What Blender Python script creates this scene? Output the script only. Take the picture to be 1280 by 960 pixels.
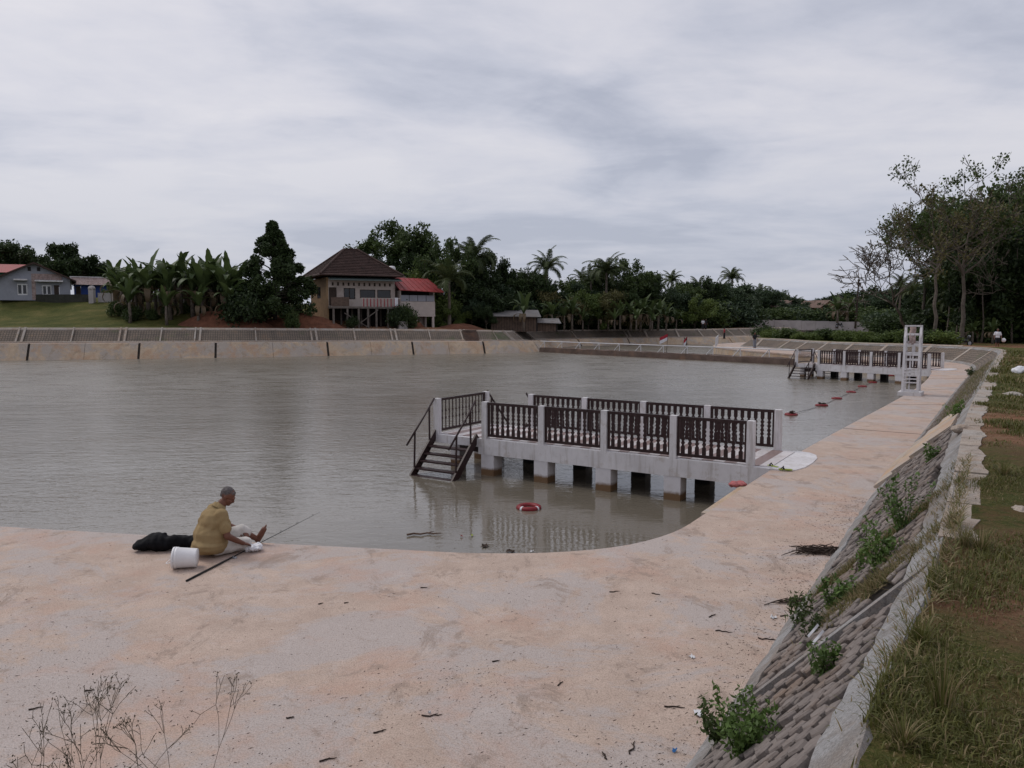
import bpy, bmesh, math, random
import numpy as np
from mathutils import Vector, Matrix, noise as mnoise
R = math.radians
random.seed(7); np.random.seed(7)
for _o in list(bpy.data.objects): bpy.data.objects.remove(_o)
scene = bpy.context.scene
COL = scene.collection

# ------------------------------------------------------------------ camera
CAMZ = 3.08; F = 960.0; TH = math.atan((480 - 397) / F)
cam = bpy.data.cameras.new('camera'); cam.sensor_width = 36; cam.lens = 27.0
cam.clip_start = 0.05; cam.clip_end = 9000
camo = bpy.data.objects.new('camera', cam); COL.objects.link(camo)
camo.location = (0, 0, CAMZ); camo.rotation_euler = (R(90) - TH, 0, 0)
scene.camera = camo

# ------------------------------------------------------------------ sky, sun, exposure
SUN_EL, SUN_AZ = R(52), R(-60)
world = bpy.data.worlds.new('World'); scene.world = world; world.use_nodes = True
def build_world():
    nt = world.node_tree; nt.nodes.clear()
    N = nt.nodes.new; L = nt.links.new
    out = N('ShaderNodeOutputWorld'); bg = N('ShaderNodeBackground'); L(bg.outputs[0], out.inputs[0])
    sky = N('ShaderNodeTexSky'); sky.sky_type = 'NISHITA'; sky.sun_disc = False
    sky.sun_elevation = SUN_EL; sky.sun_rotation = SUN_AZ; sky.dust_density = 3
    tc = N('ShaderNodeTexCoord'); sp = N('ShaderNodeSeparateXYZ'); L(tc.outputs['Generated'], sp.inputs[0])
    def math_(op, a, b=None):
        m = N('ShaderNodeMath'); m.operation = op
        for i, v in enumerate((a, b)):
            if v is None: continue
            if isinstance(v, (int, float)): m.inputs[i].default_value = v
            else: L(v, m.inputs[i])
        return m.outputs[0]
    zz = math_('ADD', math_('MAXIMUM', sp.outputs[2], 0.0), 0.10)
    cx = math_('DIVIDE', sp.outputs[0], zz); cy = math_('DIVIDE', sp.outputs[1], zz)
    cb = N('ShaderNodeCombineXYZ'); L(cx, cb.inputs[0]); L(cy, cb.inputs[1])
    def noise(scale, det, rough, off, dist=0.0, sx=1.0):
        mp = N('ShaderNodeMapping'); mp.inputs['Location'].default_value = off
        mp.inputs['Scale'].default_value = (sx, 1, 1); mp.inputs['Rotation'].default_value = (0, 0, R(-14))
        L(cb.outputs[0], mp.inputs[0])
        n = N('ShaderNodeTexNoise'); n.inputs['Scale'].default_value = scale; n.inputs['Detail'].default_value = det
        n.inputs['Roughness'].default_value = rough; n.inputs['Distortion'].default_value = dist
        L(mp.outputs[0], n.inputs['Vector']); return n.outputs['Fac']
    n1 = noise(0.55, 9, 0.52, (3.1, 1.7, 0), 0.7, 0.85); n2 = noise(1.9, 8, 0.55, (8.3, 5.2, 0), 0.5, 1.0)
    n3 = noise(5.5, 9, 0.6, (1.3, 9.2, 0), 0.4, 0.6)
    mix = math_('ADD', math_('ADD', math_('MULTIPLY', n1, 0.66), math_('MULTIPLY', n2, 0.24)), math_('MULTIPLY', n3, 0.10))
    ra = N('ShaderNodeValToRGB'); L(mix, ra.inputs[0]); cr = ra.color_ramp
    cr.elements[0].position = 0.39; cr.elements[0].color = (0.375, 0.393, 0.468, 1)
    cr.elements[1].position = 0.61; cr.elements[1].color = (0.645, 0.63, 0.662, 1)
    e = cr.elements.new(0.455); e.color = (0.470, 0.482, 0.552, 1)
    e = cr.elements.new(0.52); e.color = (0.562, 0.560, 0.615, 1)
    # horizon: cloud layers pile up into an even lavender grey
    hz = N('ShaderNodeMapRange'); hz.inputs['From Min'].default_value = 0.0; hz.inputs['From Max'].default_value = 0.24
    hz.inputs['To Min'].default_value = 0.75; hz.inputs['To Max'].default_value = 0.0
    L(sp.outputs[2], hz.inputs['Value'])
    m1 = N('ShaderNodeMix'); m1.data_type = 'RGBA'; L(hz.outputs[0], m1.inputs[0]); L(ra.outputs[0], m1.inputs[6])
    m1.inputs[7].default_value = (0.385, 0.415, 0.505, 1)
    sc = N('ShaderNodeVectorMath'); sc.operation = 'SCALE'; sc.inputs[3].default_value = 0.10; L(sky.outputs[0], sc.inputs[0])
    m2 = N('ShaderNodeMix'); m2.data_type = 'RGBA'; m2.inputs[0].default_value = 0.10
    L(m1.outputs[2], m2.inputs[6]); L(sc.outputs[0], m2.inputs[7])
    L(m2.outputs[2], bg.inputs[0]); bg.inputs[1].default_value = 0.90
build_world()
sl = bpy.data.lights.new('sun', 'SUN'); sl.energy = 1.0; sl.angle = R(25); sl.color = (1.0, 0.95, 0.88)
so = bpy.data.objects.new('sun', sl); COL.objects.link(so); so.location = (0, 0, 60)
_sd = Vector((math.cos(SUN_EL) * math.sin(SUN_AZ), math.cos(SUN_EL) * math.cos(SUN_AZ), math.sin(SUN_EL)))
so.rotation_euler = (-_sd).to_track_quat('-Z', 'Y').to_euler()
vs = scene.view_settings; vs.view_transform = 'Standard'; vs.look = 'None'; vs.exposure = 0.42; vs.gamma = 1.0
vs.use_curve_mapping = False

# ------------------------------------------------------------------ pixel helpers (1280 x 960 photograph)
def ray(x, y):
    u = (x - 640) / F; v = (480 - y) / F
    return Vector((u, math.cos(TH) + v * math.sin(TH), -math.sin(TH) + v * math.cos(TH)))
def P(x, y, z=0.0):
    d = ray(x, y); t = (z - CAMZ) / d.z
    return Vector((d.x * t, d.y * t, z))
def PD(x, y, D):
    d = ray(x, y); t = D / d.y
    return Vector((d.x * t, D, CAMZ + d.z * t))
WZ = -0.9     # water level, the near walkway is z = 0

# ------------------------------------------------------------------ materials
MATS = {}
def _nodes(name):
    m = bpy.data.materials.new(name); m.use_nodes = True; nt = m.node_tree
    b = nt.nodes['Principled BSDF']; MATS[name] = m
    return m, nt, b
def inp(nt, sock, v):
    if isinstance(v, bpy.types.NodeSocket): nt.links.new(v, sock)
    else: sock.default_value = v
def nmath(nt, op, a, b=None):
    m = nt.nodes.new('ShaderNodeMath'); m.operation = op; inp(nt, m.inputs[0], a)
    if b is not None: inp(nt, m.inputs[1], b)
    return m.outputs[0]
def nnoise(nt, scale, detail=6, rough=.6, vec=None, sc=None, dist=0.0):
    n = nt.nodes.new('ShaderNodeTexNoise'); n.inputs['Scale'].default_value = scale
    n.inputs['Detail'].default_value = detail; n.inputs['Roughness'].default_value = rough; n.inputs['Distortion'].default_value = dist
    if vec is None:
        g = nt.nodes.new('ShaderNodeNewGeometry'); vec = g.outputs['Position']
    if sc:
        mp = nt.nodes.new('ShaderNodeMapping'); mp.inputs['Scale'].default_value = sc; nt.links.new(vec, mp.inputs[0]); vec = mp.outputs[0]
    nt.links.new(vec, n.inputs['Vector']); return n.outputs['Fac']
def nramp(nt, fac, stops):
    r = nt.nodes.new('ShaderNodeValToRGB'); nt.links.new(fac, r.inputs[0]); e = r.color_ramp.elements
    while len(e) < len(stops): e.new(.5)
    for k, (p, c) in enumerate(stops):
        e[k].position = p; e[k].color = (c, c, c, 1) if isinstance(c, (int, float)) else (*c, 1)
    return r.outputs[0]
def nmix(nt, fac, a, b, mode='MIX'):
    m = nt.nodes.new('ShaderNodeMix'); m.data_type = 'RGBA'; m.blend_type = mode
    inp(nt, m.inputs[0], fac)
    for s, v in ((6, a), (7, b)):
        if isinstance(v, tuple): v = (*v, 1) if len(v) == 3 else v
        inp(nt, m.inputs[s], v)
    return m.outputs[2]
def nbump(nt, b, h, strength=.4, dist=.02, prev=None):
    n = nt.nodes.new('ShaderNodeBump'); n.inputs['Strength'].default_value = strength; n.inputs['Distance'].default_value = dist
    nt.links.new(h, n.inputs['Height'])
    if prev is not None: nt.links.new(prev, n.inputs['Normal'])
    nt.links.new(n.outputs[0], b.inputs['Normal']); return n.outputs[0]
def simple(name, col, rough=.7, var=.18, scale=3.0, bump=.15, metal=0.0, dirt=None, objspace=False, spec=.3):
    """procedural paint / cloth / wood: colour broken up by two noises, fine relief"""
    m, nt, b = _nodes(name)
    vec = None
    if objspace:
        tc = nt.nodes.new('ShaderNodeTexCoord'); vec = tc.outputs['Object']
    n1 = nnoise(nt, scale, 6, .65, vec); n2 = nnoise(nt, scale * 9, 4, .6, vec)
    f = nmath(nt, 'ADD', nmath(nt, 'MULTIPLY', n1, .6), nmath(nt, 'MULTIPLY', n2, .4))
    lo = tuple(c * (1 - var * 1.6) for c in col); hi = tuple(min(1, c * (1 + var)) for c in col)
    c = nramp(nt, f, [(.32, lo), (.68, hi)])
    if dirt: c = nmix(nt, nramp(nt, nnoise(nt, scale * .7, 8, .7, vec), [(.52, 0.0), (.72, .75)]), c, dirt)
    nt.links.new(c, b.inputs['Base Color']); b.inputs['Roughness'].default_value = rough
    b.inputs['Metallic'].default_value = metal; b.inputs['Specular IOR Level'].default_value = spec
    if bump: nbump(nt, b, f, bump, .01)
    return m

def build_materials():
    # beige concrete of the apron, stained red by laterite dust, grey where worn
    def concrete(name, a, bcol, red, grey, redk, scale=1.0):
        m, nt, b = _nodes(name)
        big = nnoise(nt, .62 * scale, 12, .70, None, None, .3); mid = nnoise(nt, 2.3 * scale, 12, .76); fine = nnoise(nt, 70, 4, .75)
        blot = nnoise(nt, 1.0 * scale, 12, .74, None, (1, 1, 1), .8)
        c = nmix(nt, nramp(nt, nmath(nt, 'ADD', nmath(nt, 'MULTIPLY', mid, .5), nmath(nt, 'MULTIPLY', blot, .5)), [(.42, 0.), (.57, 1.)]), a, bcol)
        g = nnoise(nt, .45 * scale, 12, .72, None, (1, 1.25, 1), .5)
        c = nmix(nt, nramp(nt, g, [(.48, 0.), (.535, .85)]), c, grey)
        c = nmix(nt, nramp(nt, big, [(.50, 0.), (.60, redk)]), c, red)
        st = nnoise(nt, 1.35 * scale, 12, .78, None, (1.4, 1, 1), .6)          # brown dried mud
        c = nmix(nt, nramp(nt, st, [(.545, 0.), (.60, .65)]), c, tuple(x * .60 for x in bcol))
        pale = nnoise(nt, 1.7 * scale, 12, .8, None, (1, 1.6, 1))
        c = nmix(nt, nramp(nt, pale, [(.54, 0.), (.62, .45)]), c, tuple(min(1, x * 1.2) for x in grey))
        sp = nnoise(nt, 21, 8, .85, None, (1, 1.7, 1))
        c = nmix(nt, nramp(nt, sp, [(.53, 0.), (.60, .45)]), c, tuple(x * .40 for x in a))
        c = nmix(nt, nramp(nt, fine, [(.41, .5), (.52, 0.)]), c, tuple(x * .38 for x in a))
        c = nmix(nt, nramp(nt, nnoise(nt, 110, 3, .7), [(.53, 0.), (.64, .45)]), c, tuple(min(1, x * 1.35) for x in a))
        nt.links.new(c, b.inputs['Base Color']); b.inputs['Roughness'].default_value = .9; b.inputs['Specular IOR Level'].default_value = .2
        h = nmath(nt, 'ADD', nmath(nt, 'MULTIPLY', mid, .5), nmath(nt, 'ADD', nmath(nt, 'MULTIPLY', fine, .12), nmath(nt, 'MULTIPLY', sp, .2)))
        nbump(nt, b, h, .55, .03)
        return m
    concrete('apron_concrete', (.525, .410, .342), (.42, .322, .265), (.47, .305, .236), (.43, .385, .37), .6)
    concrete('wall_concrete', (.56, .435, .315), (.42, .325, .235), (.42, .255, .16), (.36, .33, .31), .7, .8)
    concrete('grey_concrete', (.26, .245, .235), (.19, .175, .165), (.24, .18, .135), (.31, .31, .315), .5, 2)
    concrete('coping_concrete', (.40, .335, .28), (.28, .235, .20), (.29, .20, .14), (.36, .335, .31), .6, 2.2)
    # paving blocks
    m, nt, b = _nodes('block_concrete')
    oi = nt.nodes.new('ShaderNodeNewGeometry')
    n1 = nnoise(nt, 5, 7, .7); n2 = nnoise(nt, 60, 3, .7)
    c = nramp(nt, n1, [(.3, (.12, .10, .09)), (.55, (.20, .17, .155)), (.75, (.27, .235, .215))])
    rnd = nramp(nt, oi.outputs['Random Per Island'], [(0, .65), (1, 1.15)])
    c = nmix(nt, 1.0, c, rnd, 'MULTIPLY')
    c = nmix(nt, nramp(nt, nnoise(nt, 1.3, 7, .7), [(.5, 0.), (.7, .65)]), c, (.19, .12, .075))
    nt.links.new(c, b.inputs['Base Color']); b.inputs['Roughness'].default_value = .92
    nbump(nt, b, n2, .5, .01)
    # joints / soil between blocks
    simple('joint_soil', (.035, .029, .025), .95, .4, 4, .5)
    # embankment seen from afar: hexagonal joints too small to build
    m, nt, b = _nodes('far_block_field')
    tc = nt.nodes.new('ShaderNodeUVMap')
    def hexgrid(uv, s):
        v = nt.nodes.new('ShaderNodeTexVoronoi'); v.feature = 'DISTANCE_TO_EDGE'; v.inputs['Scale'].default_value = s; v.inputs['Randomness'].default_value = .22
        nt.links.new(uv, v.inputs['Vector']); return v.outputs['Distance']
    hx = hexgrid(tc.outputs[0], 4.2)
    vn = nnoise(nt, .9, 8, .7); vn2 = nnoise(nt, 9, 5, .7)
    c = nramp(nt, vn, [(.3, (.105, .085, .070)), (.55, (.18, .142, .112)), (.70, (.225, .155, .105))])
    c = nmix(nt, nramp(nt, hx, [(.05, .85), (.16, 0.)]), c, (.035, .03, .026))
    c = nmix(nt, nramp(nt, vn2, [(.5, 0.), (.7, .5)]), c, (.07, .06, .05))
    c = nmix(nt, nramp(nt, nnoise(nt, .35, 8, .75), [(.55, 0.), (.66, .8)]), c, (.06, .075, .03))
    nt.links.new(c, b.inputs['Base Color']); b.inputs['Roughness'].default_value = .95
    nbump(nt, b, hx, .8, .04)
    # ground: colour attribute carries soil / turf cover, noise breaks it up
    m, nt, b = _nodes('ground_soil')
    at = nt.nodes.new('ShaderNodeAttribute'); at.attribute_name = 'cover'
    sx = nt.nodes.new('ShaderNodeSeparateColor'); nt.links.new(at.outputs['Color'], sx.inputs[0])
    n1 = nnoise(nt, .35, 9, .72); n2 = nnoise(nt, 3.5, 8, .75); n3 = nnoise(nt, 26, 5, .75)
    soil = nramp(nt, nmath(nt, 'ADD', nmath(nt, 'MULTIPLY', n2, .55), nmath(nt, 'MULTIPLY', nnoise(nt, 48, 6, .8), .45)), [(.40, (.14, .066, .036)), (.5, (.25, .125, .07)), (.60, (.36, .22, .145))])
    n4 = nnoise(nt, 75, 6, .8); turf = nramp(nt, nmath(nt, 'ADD', nmath(nt, 'MULTIPLY', n1, .35), nmath(nt, 'ADD', nmath(nt, 'MULTIPLY', n3, .3), nmath(nt, 'MULTIPLY', n4, .35))), [(.40, (.026, .036, .010)), (.49, (.068, .078, .020)), (.53, (.10, .095, .030)), (.60, (.19, .145, .062))])
    lit = nramp(nt, n3, [(.35, (.045, .035, .025)), (.6, (.10, .08, .05)), (.75, (.14, .11, .065))])
    fac = nramp(nt, nmath(nt, 'ADD', nmath(nt, 'MULTIPLY', n2, .55), nmath(nt, 'SUBTRACT', sx.outputs[1], .28)), [(.42, 0.), (.58, 1.)])
    c = nmix(nt, nmath(nt, 'MULTIPLY', nramp(nt, n1, [(.4, 0.), (.6, .7)]), sx.outputs[2]), soil, lit)
    c = nmix(nt, fac, c, turf)
    nt.links.new(c, b.inputs['Base Color']); b.inputs['Roughness'].default_value = .95; b.inputs['Specular IOR Level'].default_value = .1
    nbump(nt, b, nmath(nt, 'ADD', n3, nmath(nt, 'MULTIPLY', n2, 1.5)), .9, .06)
    # muddy pond
    m, nt, b = _nodes('pond_water')
    b.inputs['IOR'].default_value = 1.55; b.inputs['Roughness'].default_value = .07
    n = nnoise(nt, .25, 4, .5); c = nramp(nt, n, [(.3, (.132, .114, .088)), (.7, (.162, .142, .114))])
    nt.links.new(c, b.inputs['Base Color'])
    w1 = nnoise(nt, 1.0, 3, .55, None, (1.6, 3.4, 1), .5); w2 = nnoise(nt, 1.0, 3, .6, None, (5.5, 11, 1), .6)
    w3 = nnoise(nt, .28, 3, .5, None, (.8, 1.5, 1))
    g = nt.nodes.new('ShaderNodeNewGeometry'); vd = nt.nodes.new('ShaderNodeVectorMath'); vd.operation = 'DISTANCE'; nt.links.new(g.outputs['Position'], vd.inputs[0]); vd.inputs[1].default_value = (2.5, 12.5, WZ)
    mr = nt.nodes.new('ShaderNodeMapRange'); mr.interpolation_type = 'SMOOTHSTEP'; nt.links.new(vd.outputs['Value'], mr.inputs['Value'])   # lee of the apron and the pier
    mr.inputs['From Min'].default_value = 3; mr.inputs['From Max'].default_value = 13; mr.inputs['To Min'].default_value = .30; mr.inputs['To Max'].default_value = 1
    calm = nramp(nt, nnoise(nt, .07, 4, .6, None, (1, 2.2, 1)), [(.36, .6), (.58, 1.)])
    h = nmath(nt, 'ADD', nmath(nt, 'MULTIPLY', w1, .75), nmath(nt, 'MULTIPLY', w2, .30))
    h = nmath(nt, 'MULTIPLY', nmath(nt, 'MULTIPLY', h, calm), mr.outputs[0])
    h = nmath(nt, 'ADD', h, nmath(nt, 'MULTIPLY', w3, .5))
    nbump(nt, b, h, 1.0, .034)
    far = nt.nodes.new('ShaderNodeMapRange'); nt.links.new(vd.outputs['Value'], far.inputs['Value'])     # waves too small to see widen the gloss
    far.inputs['From Min'].default_value = 4; far.inputs['From Max'].default_value = 42; far.inputs['To Min'].default_value = .035; far.inputs['To Max'].default_value = .33
    gust = nramp(nt, nnoise(nt, 1.0, 6, .65, None, (.35, 1.6, 1), .4), [(.40, .62), (.60, 1.15)])
    nt.links.new(nmath(nt, 'MULTIPLY', far.outputs[0], gust), b.inputs['Roughness'])
    # foliage
    def leaf(name, c0, c1, trans=.25, rough=.55):
        m = bpy.data.materials.new(name); m.use_nodes = True; MATS[name] = m; nt = m.node_tree
        b = nt.nodes['Principled BSDF']
        oi = nt.nodes.new('ShaderNodeObjectInfo'); g = nt.nodes.new('ShaderNodeNewGeometry')
        f = nmath(nt, 'ADD', nmath(nt, 'MULTIPLY', g.outputs['Random Per Island'], .6), nmath(nt, 'MULTIPLY', oi.outputs['Random'], .4))
        c = nramp(nt, f, [(0.1, c0), (.9, c1)])
        nt.links.new(c, b.inputs['Base Color']); b.inputs['Roughness'].default_value = rough; b.inputs['Specular IOR Level'].default_value = .25
        tr = nt.nodes.new('ShaderNodeBsdfTranslucent'); nt.links.new(c, tr.inputs[0])
        mx = nt.nodes.new('ShaderNodeMixShader'); mx.inputs[0].default_value = trans
        nt.links.new(b.outputs[0], mx.inputs[1]); nt.links.new(tr.outputs[0], mx.inputs[2])
        nt.links.new(mx.outputs[0], nt.nodes['Material Output'].inputs[0])
    leaf('leaf_dark', (0.018, 0.031, 0.013), (0.051, 0.079, 0.026))
    leaf('leaf_mid', (0.031, 0.052, 0.017), (0.080, 0.114, 0.033))
    leaf('leaf_light', (0.058, 0.089, 0.023), (0.135, 0.179, 0.044))
    leaf('leaf_brown', (0.077, 0.079, 0.028), (0.147, 0.129, 0.051))
    leaf('leaf_blue', (0.028, 0.049, 0.026), (0.064, 0.094, 0.046))
    leaf('palm_leaf', (0.036, 0.052, 0.021), (0.085, 0.106, 0.038))
    leaf('banana_leaf', (0.032, 0.052, 0.019), (0.088, 0.124, 0.042))
    leaf('dry_leaf', (.09, .065, .04), (.17, .125, .08))
    leaf('weed_leaf', (0.064, 0.107, 0.028), (0.128, 0.207, 0.051))
    leaf('grass_blade', (.060, .072, .016), (.145, .140, .040), .3)
    leaf('grass_dry', (.16, .125, .058), (.31, .24, .13), .3)
    simple('bark', (.14, .115, .095), .95, .35, 2.5, .6)
    simple('bark_dark', (.055, .045, .037), .95, .35, 2.5, .6)
    simple('dry_stem', (.115, .09, .062), .9, .3, 8, .3)
    # built things
    m, nt, b = _nodes('white_paint')
    w1 = nnoise(nt, 1.5, 9, .7); w2 = nnoise(nt, 1.0, 7, .65, None, (9, 9, .7)); w3 = nnoise(nt, 40, 5, .7)
    c = nramp(nt, w1, [(.38, (.54, .52, .53)), (.6, (.64, .62, .635))])
    c = nmix(nt, nramp(nt, w2, [(.52, 0.), (.62, .55)]), c, (.36, .325, .30))        # rain streaks
    c = nmix(nt, nramp(nt, nnoise(nt, 3.2, 9, .78), [(.55, 0.), (.62, .5)]), c, (.40, .35, .31))
    nt.links.new(c, b.inputs['Base Color']); b.inputs['Roughness'].default_value = .6; nbump(nt, b, w3, .2, .01)
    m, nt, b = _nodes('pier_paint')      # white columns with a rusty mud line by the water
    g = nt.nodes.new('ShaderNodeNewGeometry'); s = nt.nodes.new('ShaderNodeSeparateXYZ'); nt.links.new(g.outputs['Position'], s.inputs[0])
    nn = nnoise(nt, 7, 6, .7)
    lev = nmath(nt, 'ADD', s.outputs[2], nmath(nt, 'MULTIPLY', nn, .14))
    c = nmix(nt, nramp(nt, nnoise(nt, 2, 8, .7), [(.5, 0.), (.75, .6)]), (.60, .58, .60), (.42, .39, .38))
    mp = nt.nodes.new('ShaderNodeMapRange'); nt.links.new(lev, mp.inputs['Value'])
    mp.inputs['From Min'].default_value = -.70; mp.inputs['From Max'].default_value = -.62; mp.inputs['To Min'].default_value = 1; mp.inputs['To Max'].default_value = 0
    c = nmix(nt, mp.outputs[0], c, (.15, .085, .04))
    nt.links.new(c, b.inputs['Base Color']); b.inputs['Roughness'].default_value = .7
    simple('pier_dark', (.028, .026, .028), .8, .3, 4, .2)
    simple('brown_paint', (.034, .017, .017), .45, .25, 6, .15, dirt=(.06, .042, .036))
    simple('tile_white', (.56, .52, .52), .4, .1, 5, .05, dirt=(.33, .25, .21))
    simple('tile_rose', (.25, .175, .165), .4, .15, 5, .05, dirt=(.20, .14, .11))
    simple('lifebuoy_red', (.20, .015, .020), .5, .18, 8, .1)
    simple('white_plastic', (.74, .73, .74), .4, .05, 4, .03)
    simple('bag_plastic', (.70, .70, .73), .45, .08, 9, .2)
    simple('black_nylon', (.007, .007, .009), .75, .3, 14, .4, spec=.12)
    simple('rod_black', (.010, .010, .011), .35, .2, 20, .0)
    simple('skin', (.155, .066, .043), .5, .14, 14, .06, objspace=True)
    simple('hair_grey', (.135, .120, .118), .8, .45, 38, .9, objspace=True)
    m, nt, b = _nodes('shirt_cloth')
    tc = nt.nodes.new('ShaderNodeTexCoord')
    n1 = nnoise(nt, 3.2, 4, .55, tc.outputs['Object'], (1.6, 1.6, .8), .8); n2 = nnoise(nt, 260, 2, .5, tc.outputs['Object'])
    nt.links.new(nramp(nt, n1, [(.3, (.265, .188, .094)), (.7, (.31, .225, .118))]), b.inputs['Base Color'])
    b.inputs['Roughness'].default_value = .9; b.inputs['Specular IOR Level'].default_value = .15
    nb = nbump(nt, b, n1, .5, .05); nbump(nt, b, n2, .2, .003, nb)
    simple('shorts_cloth', (.56, .53, .50), .9, .12, 12, .5, objspace=True)
    simple('cloth_dark', (.02, .02, .024), .9, .3, 12, .4)
    simple('cloth_white', (.66, .66, .69), .9, .1, 12, .3)
    simple('cloth_blue', (.05, .07, .25), .9, .15, 12, .3)
    simple('cloth_grey', (.20, .21, .24), .9, .2, 12, .3)
    simple('cloth_red', (.34, .03, .045), .85, .2, 12, .3)
    simple('cloth_pink', (.40, .13, .13), .85, .2, 12, .4)
    simple('sandal_green', (.30, .36, .06), .7, .2, 12, .1)
    simple('rubber_black', (.014, .014, .014), .7, .3, 12, .1)
    simple('roof_tile', (.070, .042, .036), .9, .35, 1.5, .3, dirt=(.035, .028, .024))
    simple('roof_red', (.28, .040, .040), .55, .2, 1.2, .1, dirt=(.19, .045, .040))
    simple('roof_tin', (.16, .15, .15), .6, .25, 1.0, .1, dirt=(.11, .065, .045))
    simple('roof_orange', (.16, .105, .085), .85, .3, 2, .2)
    simple('tan_brick', (.30, .20, .115), .9, .25, 2.0, .4, dirt=(.21, .14, .085))
    simple('white_wall', (.46, .40, .365), .85, .12, 1.0, .1, dirt=(.29, .23, .20))
    simple('grey_wall', (.28, .29, .33), .85, .10, .9, .1, dirt=(.22, .22, .24))
    simple('blue_wall', (.024, .058, .23), .7, .12, 1.0, .1)
    simple('green_wall', (.03, .12, .08), .7, .12, 1.0, .1)
    simple('stone_tile', (.34, .25, .23), .8, .45, 5.0, .3, dirt=(.46, .42, .41))
    simple('block_wall', (.40, .37, .365), .9, .16, .6, .2, dirt=(.28, .25, .235))
    simple('mossy_wall', (.045, .045, .036), .95, .4, 2.0, .3)
    simple('window_frame', (.62, .62, .63), .6, .06, 2, .03)
    simple('dark_wood', (.05, .035, .028), .85, .3, 4, .3)
    simple('old_plank', (.115, .080, .062), .9, .35, 3, .4, dirt=(.06, .045, .04))
    simple('grey_timber', (.145, .125, .11), .9, .3, 3, .4)
    simple('awning_green', (.045, .060, .058), .6, .2, 2, .1)
    simple('pipe_white', (.60, .60, .62), .5, .1, 2, .03)
    simple('weir_mud', (.115, .080, .066), .9, .35, .9, .5, dirt=(.20, .115, .075))
    simple('red_earth', (.155, .062, .035), .95, .35, 1.6, .9, dirt=(.075, .038, .025))
    simple('litter_white', (.62, .62, .64), .6, .1, 12, .2)
    simple('litter_blue', (.03, .16, .42), .5, .1, 12, .1)
    simple('dead_root', (.045, .030, .023), .95, .4, 12, .5)
    simple('driftwood', (.12, .075, .055), .9, .3, 8, .3)
    simple('motor_black', (.016, .016, .018), .35, .2, 8, .0)
    simple('motor_silver', (.32, .33, .35), .35, .15, 8, .0, metal=.4)
    m, nt, b = _nodes('window_glass')
    nt.links.new(nramp(nt, nnoise(nt, .8, 3, .5), [(.3, (.010, .011, .013)), (.7, (.022, .024, .028))]), b.inputs['Base Color'])
    b.inputs['Roughness'].default_value = .12
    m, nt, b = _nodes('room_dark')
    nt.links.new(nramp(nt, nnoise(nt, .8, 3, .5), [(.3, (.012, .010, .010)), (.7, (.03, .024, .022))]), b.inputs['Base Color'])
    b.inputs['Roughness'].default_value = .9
build_materials()
M = MATS

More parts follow.
